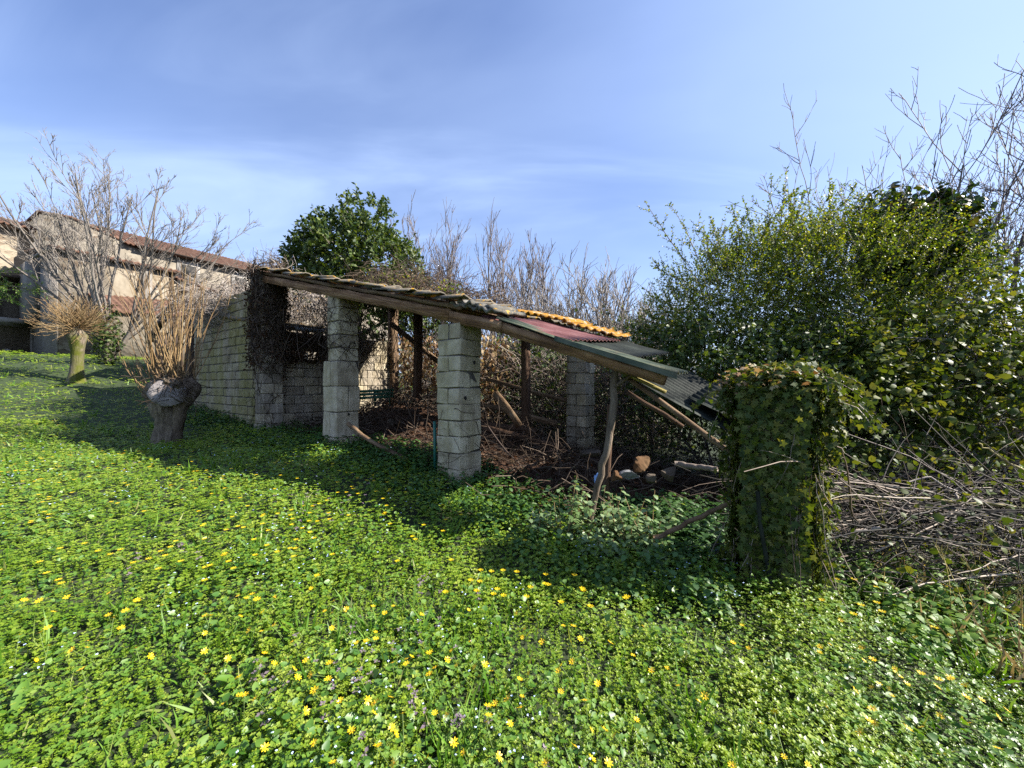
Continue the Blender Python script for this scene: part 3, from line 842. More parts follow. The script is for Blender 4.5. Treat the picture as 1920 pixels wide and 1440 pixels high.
# porch: dark recess under a balcony with netting and a hung sheet
hp('porch_wall', hbox(-12, -5.1, .05, .3, .8, 8.0), 'house_grey')
hp('balcony', hbox(-12, -4.2, -1.5, .04, 3.25, 3.5), 'house_grey')
hp('balcony_roof', hbox(-12, -4.8, -1.7, .04, 5.75, 5.9), 'dark_wood')
hp('jetty', hbox(-5.1, -3.3, -.5, -.065, 3.3, 6.5), 'house_grey')
hp('net', hbox(-12, -6.6, -1.48, -1.44, 3.52, 5.0), 'green_net')
hp('sheet', hbox(-6.5, -5.2, -1.2, -1.15, 3.55, 5.6), 'white_frame')
hp('recess_shade', hbox(-10.5, -7.6, -.02, .045, 1.2, 2.7), 'dark')  # near-black panel: dark of the porch recess put into colour
hp('cellar_wall', hbox(-12, -5.12, -.9, -.8, .6, 1.9), 'house_grey')

# ruined low lean-to between the mossy wall and the house: dark posts, roof edge, lit stone wall behind
ruin = empty('ruined_lean_to', S(-12.2, 1, -.6), 'dark ruined lean-to beside the mossy wall with a lit stone wall inside', 'lean-to')
def rp(name, a, mat): return mk(name, a[0], a[1], mat, ruin)
rp('post', beam(S(-13.9, 0, -.6), S(-13.9, 0, 1.75), .3, .25, 3, .01), 'dark_wood')
rp('post', beam(S(-12.9, .2, -.6), S(-12.9, .2, 2.2), .25, .25, 3, .01), 'dark_wood')
rp('post', beam(S(-10.85, .05, -.8), S(-10.85, .05, 2.5), .25, .25, 3, .01), 'dark_wood')
rp('rail', beam(S(-14.6, -.15, 1.55), S(-10.7, -.15, 2.75), .14, .16, 5, .01), 'dark_wood')
V, F = corrugated(S(-14.7, -.25, 1.70), S(-6.5, -.25, 2.05) - S(-14.7, -.25, 1.70) + np.array([0, 0, .0]), S(-14.7, 3.2, 2.1) - S(-14.7, -.25, 1.7), .03, .22, 9, .05, -.25)
# back stone wall, lit from the open right side
V, F = beam(S(-13.2, .5, -.3), S(-13.2, 4.5, -.3), .35, 4.2, 4, .01)
rp('stone_wall', (V, F), 'house_wall')
V, F = beam(S(-12.6, 1.0, 1.2), S(-12.6, 3.2, 1.2), .1, .15, 3, .01)
rp('lintel', (V, F), 'dark_wood')
# roof of the low outbuilding behind the mossy wall
lo_roof = beam(S(-10.8, .9, 2.15), S(-6.5, .9, 1.45), 2.2, .08, 5, .01)
mk('roof', lo_roof[0], lo_roof[1], 'tile', wall_e)
# ------------------------------------------------------------------ trees, shrubs, thickets
Z3 = np.array([0, 0, 1.0])
def unit(n):
    return nrm(rng.normal(size=(n, 3)))
def tube_ob(name, parts, mat, parent, sides=3, smooth=False):
    V, F, r = join([tubes(p, q, sides) for p, q in parts])
    o = mk(name, V, F, mat, parent, r, smooth)
    if name in ('twigs', 'stems', 'shoots') and parent is not None: o['kind'] = 'stuff'     # too fine to pick apart
    return o
def leaf_ob(name, parts, mat, parent=None, own=False):
    V, F, r = join(parts)
    return mk(name, V, F, mat, parent, r, own=own)
def spray_leaves(Pn, per, tpl, size, lo=.2, spread=.9, upn=.5, wide=1.0, droop=0.0, tip=True):
    """leaves set along strands"""
    N, K, _ = Pn.shape
    i = np.repeat(np.arange(N), per); m = len(i)
    tau = lo + (1 - lo) * np.tile((np.arange(per) + .5) / per, N) + rng.normal(size=m) * .02
    f = np.clip(tau, 0, .999) * (K - 1); k = f.astype(int); w = (f - k)[:, None]
    p = Pn[i, k] * (1 - w) + Pn[i, k + 1] * w
    tn = nrm(Pn[i, k + 1] - Pn[i, k])
    side = nrm(np.cross(tn, unit(m)))
    y = nrm(tn * .6 + side * spread - Z3 * droop)
    n_ = nrm(unit(m) * .7 + Z3 * upn)
    return leaves(tpl, p, y, n_, size * (.65 + .7 * rng.random(m)), wide)
def ell(c, r, n, shell=.0):
    """points within an ellipsoid; shell>0 keeps them to the outside"""
    d = unit(n); q = (shell + (1 - shell) * rng.random(n)) ** (1 / 3.)
    return np.array(c) + d * q[:, None] * np.array(r), d

# --- bare spreading tree before the farmhouse
bx, by = -14.7, 14.0; bz = h1(bx, by)
bt = empty('bare_tree', (bx, by, bz), 'wide bare fan-shaped tree standing before the farmhouse', 'tree')
nl = 20
an = np.linspace(-.85, .74, nl) + rng.normal(size=nl) * .05
st = np.array([(bx, by, bz - .1)] * 4); tr0 = strand(st, np.array([(-.3, 0, 1), (0, .1, 1), (.12, -.1, 1), (.38, .05, 1)]), np.array([1.9, 2.3, 2.2, 1.8]), 6, .05); rt0 = taper(np.array([.11, .12, .13, .11]), 6, .6)
li = np.searchsorted([-.35, 0, .3], an); st = tr0[li, rng.integers(2, 6, nl)]
dd = np.stack([np.sin(an), rng.normal(size=nl) * .22, np.cos(an)], -1)
l0 = strand(st, dd, (5.1 - .7 * np.clip(an, 0, 1)) * (.82 + .3 * rng.random(nl)), 9, .05, .02); r0 = taper(np.full(nl, .055), 9, .3)
l1, q1 = branches(l0, r0, 7, .50, .40, .2, 1.0, 7, .07, .05, rr=.55, rmin=.013)
l2, q2 = branches(l1, q1, 7, .45, .48, .2, 1.0, 5, .09, .06, rr=.55, rmin=.010)
l3, q3 = branches(l2, q2, 4, .5, .45, .3, 1.0, 4, .12, .06, rr=.6, rmin=.008)
keep = rng.random(len(l3)) < .95
tube_ob('trunk', [(tr0, rt0)], 'bark_grey', bt, 6, True)
tube_ob('crown', [(l0, r0), (l1, q1), (l2, q2), (l3[keep], q3[keep])], 'twig_grey', bt)
# ivy about its foot
pI, dI = ell((bx + .1, by - .1, bz + 1.0), (.45, .45, 1.3), 900)
leaf_ob('ivy', [leaves(IVYL, pI, unit(900) - Z3 * .3, dI + unit(900) * .5, .07 + .04 * rng.random(900))], 'evergreen', bt)

# --- small pollard with fine orange twigs
sx, sy = -13.5, 11.9; sz = h1(sx, sy)
sp = empty('pollard_tree', (sx, sy, sz), 'small mossy pollard with a mop of fine orange twigs by the house', 'tree')
tr = strand([(sx, sy, sz - .1)], [(.06, 0, 1)], 1.75, 9, .02); rr_ = np.array([[.27, .2, .165, .15, .15, .155, .19, .25, .12]])
tube_ob('trunk', [(tr, rr_)], 'bark_moss', sp, 9, True).data.materials[0] = M['bark_moss']
top = tr[0, -1]
d0 = unit(170) * np.array([.9, .9, .9]) + Z3 * .55
w0 = strand(top + d0 * .12, d0, .55 + .45 * rng.random(170), 6, .14, .10); q0 = taper(np.full(170, .010), 6, .4)
w1, q1 = branches(w0, q0, 4, .5, .45, .2, 1, 4, .12, .05, rmin=.006)
tube_ob('crown', [(w0, q0), (w1, q1)], 'shoot_orange', sp)

# --- big pollard stump with long upright shoots, beside the mossy wall
wx, wy = -6.3, 7.0; wz = h1(wx, wy)
pw = empty('pollard_stump', (wx, wy, wz), 'thick gnarled pollard stump with pale sawn face and long orange shoots', 'tree')
def lump(path, rad, sides=14, gn=.12, seed=0):
    path = np.array(path, float); rad = np.array(rad, float); K = len(path)
    f = np.linspace(0, 1, K); ff = np.linspace(0, 1, K * 4)
    pp = np.stack([np.interp(ff, f, path[:, k]) for k in range(3)], -1); rq = np.interp(ff, f, rad)
    V, F, _ = tubes(pp[None], rq[None], sides)
    V = V.reshape(len(ff), sides, 3); c_ = pp[:, None]
    a = np.arange(sides) * 2 * math.pi / sides
    k = 1 + gn * np.sin(3 * a[None] + 4 * ff[:, None] + seed) + gn * .7 * np.sin(7 * a[None] - 9 * ff[:, None] + seed) + gn * .35 * rng.normal(size=(len(ff), sides))
    V = c_ + (V - c_) * k[..., None]
    n0 = len(ff) * sides
    V = np.concatenate([V.reshape(-1, 3), pp[:1], pp[-1:]])
    cap = [(i, (i + 1) % sides, n0, n0) for i in range(sides)] + [(n0 - sides + (i + 1) % sides, n0 - sides + i, n0 + 1, n0 + 1) for i in range(sides)]
    return V, F, cap
def lump_ob(name, path, rad, mat, parent, sides=14, gn=.12, seed=0):
    V, F, cap = lump(path, rad, sides, gn, seed)
    F3 = np.concatenate([F[:, [0, 1, 2]], F[:, [0, 2, 3]], np.array(cap)[:, :3]])
    return mk(name, V, F3, mat, parent, smooth=True)
W = np.array([wx, wy, wz])
lump_ob('trunk', W + np.array([(.02, 0, -.15), (.0, 0, .12), (.05, 0, .42), (.02, -.05, .72), (.02, -.05, 1.02), (.10, 0, 1.22)]), [.24, .165, .15, .20, .28, .16], 'bark', pw, 18, .17)
lump_ob('trunk_bole', W + np.array([(.12, .05, -.1), (.16, .02, .3), (.26, -.02, .7), (.38, .0, 1.12), (.37, .0, 1.26)]), [.11, .09, .11, .19, .08], 'bark_post', pw, 12, .16, 2)
for k in range(8):      # knuckles round the head
    a_ = k * .8 + rng.normal() * .2; q_ = W + np.array([.14 + .30 * math.cos(a_), -.03 + .22 * math.sin(a_), 1.02 + .12 * rng.normal()])
    lump_ob('knuckle', [q_ - np.array([0, 0, .10]), q_, q_ + np.array([.05 * math.cos(a_), .05 * math.sin(a_), .10])], [.05, .10 + .03 * rng.random(), .03], 'bark', pw, 9, .2, k)
# sawn face, a disc turned to the front right
cf = W + np.array([.27, -.27, .98]); nf = nrm(np.array([.58, -.81, .05])); xa = nrm(np.cross(nf, Z3)); ya = np.cross(xa, nf)
aa = np.arange(18) * 2 * math.pi / 18; rad = .245 * (1 + .05 * np.sin(2 * aa + 1) + .04 * rng.normal(size=18))
rings = []
for q, dep in ((1.0, -.16), (1.02, .0), (.97, .035), (.6, .03), (.25, .034)):
    rings.append(cf + nf * dep + q * rad[:, None] * (np.cos(aa)[:, None] * xa + np.sin(aa)[:, None] * ya))
Vd = np.concatenate(rings + [[cf + nf * .03]])
Fd = [(r_ * 18 + i, r_ * 18 + (i + 1) % 18, r_ * 18 + 18 + (i + 1) % 18, r_ * 18 + 18 + i) for r_ in range(4) for i in range(18)]
Fd += [(72 + i, 72 + (i + 1) % 18, 90, 90) for i in range(18)]
Fd = np.array(Fd); Fd = np.concatenate([Fd[:, [0, 1, 2]], Fd[Fd[:, 2] != Fd[:, 3]][:, [0, 2, 3]]])
mk('sawn_face', Vd, Fd, 'cut_wood', pw)
topw = W + np.array([.12, -.05, 1.2])
n = 84
d0 = np.stack([rng.normal(size=n) * .36 + .0, rng.normal(size=n) * .3, np.ones(n)], -1)
w0 = strand(topw + np.stack([rng.uniform(-.28, .36, n), rng.uniform(-.2, .2, n), rng.uniform(-.08, .1, n)], -1), d0, 1.35 + .8 * rng.random(n), 9, .05, .08); q0 = taper(.005 + .007 * rng.random(n), 9, .35)
n = 16
dl = np.stack([-.9 - .6 * rng.random(n), rng.normal(size=n) * .5, .2 + .9 * rng.random(n)], -1)
w2 = strand(topw + np.stack([rng.uniform(-.3, -.1, n), rng.uniform(-.2, .1, n), rng.uniform(-.4, .05, n)], -1), dl, .5 + .5 * rng.random(n), 9, .06, .20); q2 = taper(np.full(n, .008), 9, .4)
w1, q1 = branches(w0, q0, 1, .4, .35, .4, .9, 5, .08, .08, rmin=.005)
n = 150
w3 = strand(topw + np.stack([rng.uniform(-.1, .5, n), rng.uniform(-.3, .1, n), rng.uniform(-.35, .1, n)], -1), unit(n) + np.array([.5, -.3, 0]), .15 + .4 * rng.random(n), 5, .3); q3 = taper(np.full(n, .007), 5, .4)
tube_ob('crown', [(w0, q0), (w2, q2)], 'shoot_orange', pw, 5)
tube_ob('crown', [(w1, q1), (w3, q3)], 'vine_brown', pw, 3)

# --- dry grey tangle on the low roof left of the column
def tangle(n, c_, r_, L, rad, K=5, wig=.5, flat=.6, grav=0.0, up=0.0):
    p, d = ell(c_, r_, n)
    return strand(p, unit(n) * np.array([1, 1, flat]), L * (.5 + rng.random(n)), K, wig, up, grav), taper(rad * (.6 + .8 * rng.random(n)), K, .5)
gc = S(-7.7, 1.0, 2.05)
dg = empty('dry_shrub', gc - np.array([0, 0, .5]), 'grey leafless tangled shrub sprawling over the low roof', 'shrub')
tube_ob('twigs', [tangle(1500, gc, (2.0, 1.6, .55), .55, .007), tangle(500, gc + np.array([-.9, -.6, -.25]), (1.2, .9, .45), .6, .006)], 'twig_pale', dg)
pI, dI = ell(gc, (2.0, 1.5, .5), 500)
leaf_ob('dead_leaves', [leaves(LEAF4, pI, unit(500), dI, .06)], 'dry_leaf', dg)

# --- dry creeper over the corner column, gutter, first pillar and cross wall
cc_ = S(-5.55, 0, .9)
def on_column(n, t, s, half, z0, z1, out=.05, L=.7, rad=.006, wig=.35, vert=1.0):
    f = rng.integers(0, 4, n); a = rng.uniform(-half, half, n); o_ = half + out * rng.random(n)
    tt = np.where(f == 0, a, np.where(f == 1, a, np.where(f == 2, o_, -o_))); ss = np.where(f == 0, -o_, np.where(f == 1, o_, a))
    z = rng.uniform(z0, z1, n)
    q = O2 + np.outer(t + tt, U) + np.outer(s + ss, Vv)
    p = np.stack([q[:, 0], q[:, 1], z + EYE], -1)
    d = unit(n) * .8 + np.array([0, 0, vert]) * np.where(rng.random(n) < .5, 1, -1)[:, None]
    P_ = strand(p, d, L * (.4 + rng.random(n)), 7, wig)
    # keep strands from entering the column
    rel = P_[..., :2] - (O2 + U * t + Vv * s); pt = rel @ U; ps = rel @ Vv
    m = np.maximum(np.abs(pt), np.abs(ps)); k = np.where(m < half + .01, (half + .012) / np.maximum(m, 1e-3), np.where(m > half + .10, (half + .10) / m, 1))
    pt, ps = pt * k, ps * k
    q = O2 + U * t + Vv * s + pt[..., None] * U + ps[..., None] * Vv
    P_[..., 0] = q[..., 0]; P_[..., 1] = q[..., 1]
    return P_, taper(rad * (.5 + rng.random(n)), 7, .6)
cr = empty('dry_creeper', S(-5.55, -.3, -.2), 'dense dry brown creeper stems wrapping the tall corner column', 'creeper')
tube_ob('stems', [on_column(1500, -5.55, 0, .22, .5, 2.45, .10, .5, .007), on_column(50, -5.55, 0, .215, -.7, .4, .02, .7, .006, .2, 1.6)], 'vine_brown', cr)
p_, r_ = on_column(700, -5.55, 0, .30, .3, 2.4, .1, .1)
leaf_ob('dead_leaves', [leaves(LEAF4, p_[:, 0], unit(700) - Z3 * .6, unit(700), .05 + .03 * rng.random(700))], 'brown_leaf', cr)
n = 60
tz = strand(S(-5.5, 0, 2.42) + rng.normal(size=(n, 3)) * np.array([.25, .2, .06]), unit(n) + Z3 * .5, .35, 6, .4)
tube_ob('stems', [(tz, taper(np.full(n, .007), 6, .5))], 'twig_pale', cr)['kind'] = 'stuff'
# curtain of stems between column and first pillar
cv = empty('hanging_vines', S(-5, .4, .2), 'curtain of dry vine stems hanging behind the first pillar', 'creeper')
n = 200
q = O2 + np.outer(rng.uniform(-5.4, -2.9, n), U) + np.outer(rng.uniform(.2, 2.9, n), Vv)
ps_ = np.stack([q[:, 0], q[:, 1], EYE + rng.uniform(.9, 2.0, n)], -1)
vv = strand(ps_, unit(n) * .6 - Z3, .7 + .9 * rng.random(n), 9, .22, 0, .1)
cwz = 620
n2 = 260
q = O2 + np.outer(-5.45 + .2 * rng.random(n2), U) + np.outer(rng.uniform(0, 2.9, n2), Vv)
ps2 = np.stack([q[:, 0], q[:, 1], EYE + rng.uniform(.75, 1.35, n2)], -1)
v2 = strand(ps2, unit(n2) * np.array([.8, .8, 1]), .5, 7, .3, 0, .15)
tube_ob('stems', [(vv, taper(np.full(n, .007), 9, .5)), (v2, taper(np.full(n2, .006), 7, .5))], 'vine_brown', cv)
q = O2 + np.outer(-5.48 + .12 * rng.random(900), U) + np.outer(rng.uniform(0, 1.4, 900), Vv)
pl_ = np.stack([q[:, 0], q[:, 1], EYE + rng.uniform(.50, 1.2, 900)], -1)
leaf_ob('dead_leaves', [leaves(LEAF6, pl_, unit(900) - Z3, unit(900) + np.array([.8, -.6, 0]), .05 + .04 * rng.random(900))], 'brown_leaf', cv)
c1_ = empty('dry_creeper', S(-2.73, -.3, .2), 'thin dry creeper threads clinging to the first block pillar', 'creeper')
tube_ob('stems', [on_column(170, -2.75, .03, .19, .5, 1.45, .02, .45, .005, .35)], 'vine_brown', c1_)
c2_ = empty('dry_creeper', S(0, -.3, -.6), 'few thin dry creeper threads low on the pale middle pillar', 'creeper')
tube_ob('stems', [on_column(26, 0, 0, .203, -1.1, -.3, .012, .45, .004, .35)], 'vine_brown', c2_)

# --- dry creeper heaped on the shed roof
rh = empty('roof_creeper', rpt(-3.6, 2.2, .2), 'brown dry creeper mound heaped on the shed roof', 'creeper')
parts = []
for (t, s, dz, a, b_, c_, n) in ((-4.2, 2.2, .45, 1.1, .9, .5, 700), (-3.0, 2.2, .40, 1.0, .8, .45, 600), (-1.9, 2.3, .30, .9, .7, .35, 450), (-5.0, 2.4, .25, .6, .7, .3, 250)):
    p = rpt(t, s, dz); parts.append(tangle(n, p, (a, b_, c_), .55, .006, 5, .4, .7, .35))
tube_ob('stems', parts, 'vine_brown', rh)
pI = np.concatenate([ell(rpt(t, 2.2, .5), (1.0, .8, .45), 260)[0] for t in (-4.3, -3.1, -2.0)])
leaf_ob('dead_leaves', [leaves(LEAF4, pI, unit(len(pI)) - Z3 * .5, unit(len(pI)), .045)], 'dry_leaf', rh)
pI = np.concatenate([ell(rpt(t, 1.9, .45), (.3, .3, .3), 90)[0] for t in (-4.6, -4.0, -3.3, -2.1)])
leaf_ob('leaves', [leaves(LEAF6, pI, unit(len(pI)), unit(len(pI)) + Z3, .06)], 'shrub', rh)

# --- evergreen tree behind the shed
ex, ey = -5.9, 14.5; ez = h1(ex, ey)
ev = empty('evergreen_tree', (ex, ey, ez), 'dark round evergreen tree rising behind the shed roof', 'tree')
l0 = strand([(ex, ey, ez - .2)], [(0, 0, 1)], 5.5, 8, .05, .05); r0 = taper(np.array([.22]), 8, .4)
l1, q1 = branches(l0, r0, 18, .8, .45, .35, 1, 6, .12, .1)
tube_ob('trunk', [(l0, r0), (l1, q1)], 'bark_grey', ev, 5)
cl = []
for (cx, cz, rx, rz) in ((0, 5.4, 1.9, 1.7), (-1.3, 4.9, 1.5, 1.5), (1.2, 4.8, 1.5, 1.5), (.4, 6.9, 1.0, .95), (-.7, 6.3, 1.0, .9), (-1.7, 5.9, .8, .7), (1.9, 3.9, 1.0, 1.1), (-.2, 3.6, 2.1, 1.3), (2.5, 3.0, .9, .9)):
    cl.append(((ex + cx * .95, ey, ez + cz * .95), (rx * .86, rx * .85, rz * .86)))
st_, dr_ = [], []
for c_, r_ in cl:
    p, d = ell(c_, r_, int(165 * r_[0] * r_[2]), .35); st_.append(p); dr_.append(d)
st_ = np.concatenate(st_); dr_ = np.concatenate(dr_)
pe = strand(st_, dr_ + Z3 * .35 + unit(len(st_)) * .5, .32 + .35 * rng.random(len(st_)), 5, .18, .05)
leaf_ob('crown', [spray_leaves(pe, 15, LEAF4, .15, .1, .9, .4, .9)], 'evergreen', ev)
tube_ob('twigs', [(pe[::3], taper(np.full(len(pe[::3]), .012), 5))], 'bark_grey', ev)
# bare twigs at its left edge
tb = strand(np.array([(ex - 1.8, ey - .6, ez + 3.0)] * 14) + rng.normal(size=(14, 3)) * .4, np.array([-.5, 0, .8]) + rng.normal(size=(14, 3)) * .25, 1.9, 8, .1, .03)
tb2, qb2 = branches(tb, taper(np.full(14, .016), 8, .3), 7, .5, .35, .3, 1, 5, .1, .05, rmin=.007)
tube_ob('twigs', [(tb, taper(np.full(14, .016), 8, .3)), (tb2, qb2)], 'twig_grey', ev)['kind'] = 'stuff'

# --- tall slender bare trees behind
def slender(px, top_y, d, label, mat='twig_mauve', stems=3, spread=.5, nb=22):
    x = (px - 960) / 721 * d; z = h1(x, d); hgt = (720 - top_y) / 721 * d + EYE - z
    e = empty('bare_tree', (x, d, z), label, 'tree', 'slender bare trees behind the shed')
    st = np.array([(x, d, z)] * stems) + rng.normal(size=(stems, 3)) * np.array([spread, spread, 0])
    a = strand(st, np.array([0, 0, 1]) + rng.normal(size=(stems, 3)) * .07, hgt * (.70 + .16 * rng.random(stems)), 10, .03, .05)
    ra = taper(np.full(stems, .012 * hgt), 10, .12)
    b_, rb = branches(a, ra, nb, .42, .34, .2, .97, 7, .07, .10, rmin=.018)
    c_, rc = branches(b_, rb, 7, .4, .42, .2, 1, 4, .08, .08, rmin=.014)
    tube_ob('trunk', [(a, ra)], 'bark_grey', e, 5, True)
    tube_ob('crown', [(b_, rb), (c_, rc)], mat, e)
slender(790, 385, 19, 'slender bare tree close right of the dark evergreen', stems=3)
slender(835, 390, 20, 'slender bare tree, second right of the dark evergreen', stems=3)
slender(860, 470, 17, 'short slender bare tree, third right of the dark evergreen', stems=2)
slender(935, 395, 18, 'tallest slender bare tree above the middle pillar', stems=3)
slender(985, 410, 18, 'slender bare tree above the orange lichen sheet', stems=3)
slender(1020, 450, 16, 'low twiggy bare tree over the lichen sheet', stems=2)

# --- bushy bare trees right of them, some ivy-clad
def bushy(px, top_y, d, label, w=1.0, ivy=0, mat='twig_grey', n0=6):
    x = (px - 960) / 721 * d; z = h1(x, d); hgt = (720 - top_y) / 721 * d + EYE - z
    e = empty('bare_tree', (x, d, z), label, 'tree', 'bushy bare trees behind the shed')
    st = np.array([(x, d, z)] * n0) + rng.normal(size=(n0, 3)) * np.array([.35, .3, 0])
    a = strand(st, np.array([0, 0, 1]) + rng.normal(size=(n0, 3)) * np.array([.26 * w, .2, 0]), hgt * .70 * (.8 + .3 * rng.random(n0)), 9, .08, .05)
    ra = taper(np.full(n0, .055), 9, .3)
    b_, rb = branches(a, ra, 11, .55, .45, .3, 1, 7, .12, .09, rmin=.016)
    c_, rc = branches(b_, rb, 7, .55, .45, .2, 1, 4, .14, .07, rmin=.011)
    tube_ob('trunk', [(a, ra)], 'bark_grey', e, 5, True)
    tube_ob('crown', [(b_, rb), (c_, rc)], mat, e)
    if ivy:
        i = rng.integers(0, n0, ivy); k = rng.integers(0, 7, ivy)
        pI = a[i, k] + rng.normal(size=(ivy, 3)) * np.array([.22, .22, .3])
        leaf_ob('ivy', [leaves(LEAF6, pI, unit(ivy) - Z3 * .3, unit(ivy) + np.array([.3, -.6, .3]), .09 + .06 * rng.random(ivy), 1.3)], 'evergreen', e)
bushy(1000, 520, 10.5, 'ivy-clad bare tree over the left end of the lichen sheet', .9, 1800)
bushy(1075, 470, 11.5, 'bare branching tree behind the red roof sheet', 1.0, 900)
bushy(1130, 455, 12, 'broad bare tree with ivy on its trunks behind the verge', 1.2, 1500)
bushy(1190, 470, 11, 'bare tree with upcurved twigs beside the green shrub', 1.1, 700)
bushy(1240, 520, 10, 'low bare tree half hidden by the left edge of the green shrub', 1.0, 800)
bushy(1040, 440, 14, 'tall bare tree between lichen sheet and red sheet', .8, 200)
bushy(1105, 445, 14, 'tall bare tree above the red roof sheet', .9, 200)
bushy(1165, 440, 14, 'tall bare tree above the green verge', .9, 200)
bushy(1215, 455, 13, 'tall bare tree just left of the green shrub', .9, 300)
bushy(900, 560, 11, 'low brown twiggy tree over the middle pillar', 1.2, 300, 'twig_mauve')
bushy(955, 545, 11.5, 'low brown twiggy tree between middle pillar and lichen sheet', 1.1, 500, 'twig_mauve')

# --- thicket of dry stems, creeper and leaves behind and inside the shed
def along_back(n, t0, t1, s0, s1, z0, z1):
    q = O2 + np.outer(rng.uniform(t0, t1, n), U) + np.outer(rng.uniform(s0, s1, n), Vv)
    return np.stack([q[:, 0], q[:, 1], EYE + rng.uniform(z0, z1, n)], -1)
def hz(p): return H(p[:, 0], p[:, 1])
p = along_back(2400, -7, 1.4, 3.6, 6.2, 0, 0); p[:, 2] = hz(p) + 1.9 * rng.random(2400) ** 1.2
tk = strand(p, unit(2400) * np.array([1, 1, .6]) + Z3 * .5, .7 + .9 * rng.random(2400), 6, .28, 0, .25)
tube = tubes(tk, taper(.004 + .007 * rng.random(2400), 6, .5))
th = mk('dry_thicket', tube[0], tube[1], 'cane', None, tube[2]); tag(th, 'pale dry bramble canes massed behind the shed', 'brambles', kind='stuff')
p = along_back(2600, -6.4, -2.2, 3.4, 4.6, 0, 0); p[:, 2] = hz(p) + 2.4 * rng.random(2600)
V, F, r_ = leaves(LEAF6, p, unit(2600) * .6 - Z3, unit(2600) + np.array([.6, -.5, 0]), .07 + .07 * rng.random(2600))
tag(mk('dry_leaves', V, F, 'dry_leaf', None, r_), 'sunlit tan dead leaves hanging behind the shed', 'leaves', kind='stuff')
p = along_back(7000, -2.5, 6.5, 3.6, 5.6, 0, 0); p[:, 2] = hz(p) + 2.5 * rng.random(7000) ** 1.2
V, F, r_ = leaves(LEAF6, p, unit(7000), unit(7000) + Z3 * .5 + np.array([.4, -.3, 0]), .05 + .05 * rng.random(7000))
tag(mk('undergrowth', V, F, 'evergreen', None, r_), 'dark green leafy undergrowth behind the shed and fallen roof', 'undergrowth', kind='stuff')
p = along_back(1500, -2.0, 7.0, 3.5, 5.5, 0, 0); p[:, 2] = hz(p) + 1.6 * rng.random(1500)
tk = strand(p, unit(1500) * np.array([1, 1, .6]) + Z3 * .4, .8, 7, .25, 0, .2)
V, F, r_ = tubes(tk, taper(np.full(1500, .006), 7, .5))
tag(mk('undergrowth', V, F, 'vine_brown', None, r_), 'thin brown stems in the undergrowth behind the shed', 'undergrowth', kind='stuff')

# --- the big green shrub at the right
def shrub(name, label, blobs, mat, per, size, n_k, L=.5, stem='bark_grey', tpl=LEAF4, shell=.3, up=.3, cat='shrub', wide=1.0, droop=0.0, out=1.0):
    base = np.array(blobs[0][0]); g = h1(base[0], base[1])
    e = empty(name, (base[0], base[1], g), label, cat)
    st_, dr_ = [], []
    for c_, r_, k in blobs:
        p, d = ell(c_, r_, int(n_k * k), shell); st_.append(p); dr_.append(d)
    st_ = np.concatenate(st_); dr_ = np.concatenate(dr_)
    pe = strand(st_, dr_ * out + Z3 * up + unit(len(st_)) * .55, L * (.6 + .8 * rng.random(len(st_))), 6, .16, .03)
    leaf_ob('crown', [spray_leaves(pe, per, tpl, size, .08, .95, .5, wide, droop)], mat, e)
    tube_ob('twigs', [(pe[::4], taper(np.full(len(pe[::4]), .006), 6, .4))], stem, e)
    l0 = strand(np.array([(base[0], base[1], g - .1)] * 9) + rng.normal(size=(9, 3)) * np.array([.4, .4, 0]), np.array([0, 0, 1.]) + rng.normal(size=(9, 3)) * .35, max(.8, (base[2] - g) * .75), 8, .1, .03)
    r0 = taper(np.full(9, .04), 8, .3)
    l1, q1 = branches(l0, r0, 9, .6, .6, .3, 1, 6, .15, .02)
    tube_ob('trunk', [(l0, r0), (l1, q1)], stem, e, 4)
    return e
def Q(px, py, d): return tuple(P(px, py, d))
big = [(Q(1480, 600, 7.2), (1.7, 1.3, 1.5), 1.2), (Q(1360, 610, 7.4), (1.2, 1.1, 1.3), .9), (Q(1580, 560, 7.0), (1.5, 1.2, 1.2), 1.0),
       (Q(1690, 590, 6.6), (1.3, 1.1, 1.1), .9), (Q(1440, 530, 7.4), (.9, .8, .8), .6), (Q(1540, 500, 7.4), (.9, .8, .7), .6), (Q(1640, 680, 6.2), (1.3, .9, .8), .7), (Q(1290, 650, 7.6), (.9, .9, 1.0), .5)]
sh = shrub('green_shrub', 'huge yellow green leafy shrub rising behind the ivy pillar', big, 'shrub', 24, .038, 1050, .62, up=.15)
# spiky upright shoots on its crown
n = 42
px = rng.uniform(1262, 1660, n); p0 = np.array([P(a, 500 + rng.uniform(-40, 70) - 60 * (1 - abs(a - 1480) / 240), 7.3) for a in px])
dd = np.stack([rng.normal(size=n) * .35 + (px - 1400) / 500, rng.normal(size=n) * .3, np.ones(n)], -1)
ss_ = strand(p0, dd, .6 + .9 * rng.random(n), 9, .05, .0)
s2, qq = branches(ss_, taper(np.full(n, .012), 9, .3), 6, .6, .28, .2, .9, 5, .08, .02)
tube_ob('shoots', [(ss_, taper(np.full(n, .012), 9, .3)), (s2, qq)], 'bark_grey', sh)
leaf_ob('shoot_leaves', [spray_leaves(ss_, 46, LEAF4, .05, .03, .9, .4), spray_leaves(s2, 12, LEAF4, .045, .05, .9, .4)], 'shrub', sh)
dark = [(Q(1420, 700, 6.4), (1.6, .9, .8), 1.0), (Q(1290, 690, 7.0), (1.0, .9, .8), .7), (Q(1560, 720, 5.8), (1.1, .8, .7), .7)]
shrub('dark_shrub', 'dark glossy undergrowth shrub in the shade behind the fallen sheets', dark, 'evergreen', 12, .075, 520, .45, droop=.3)
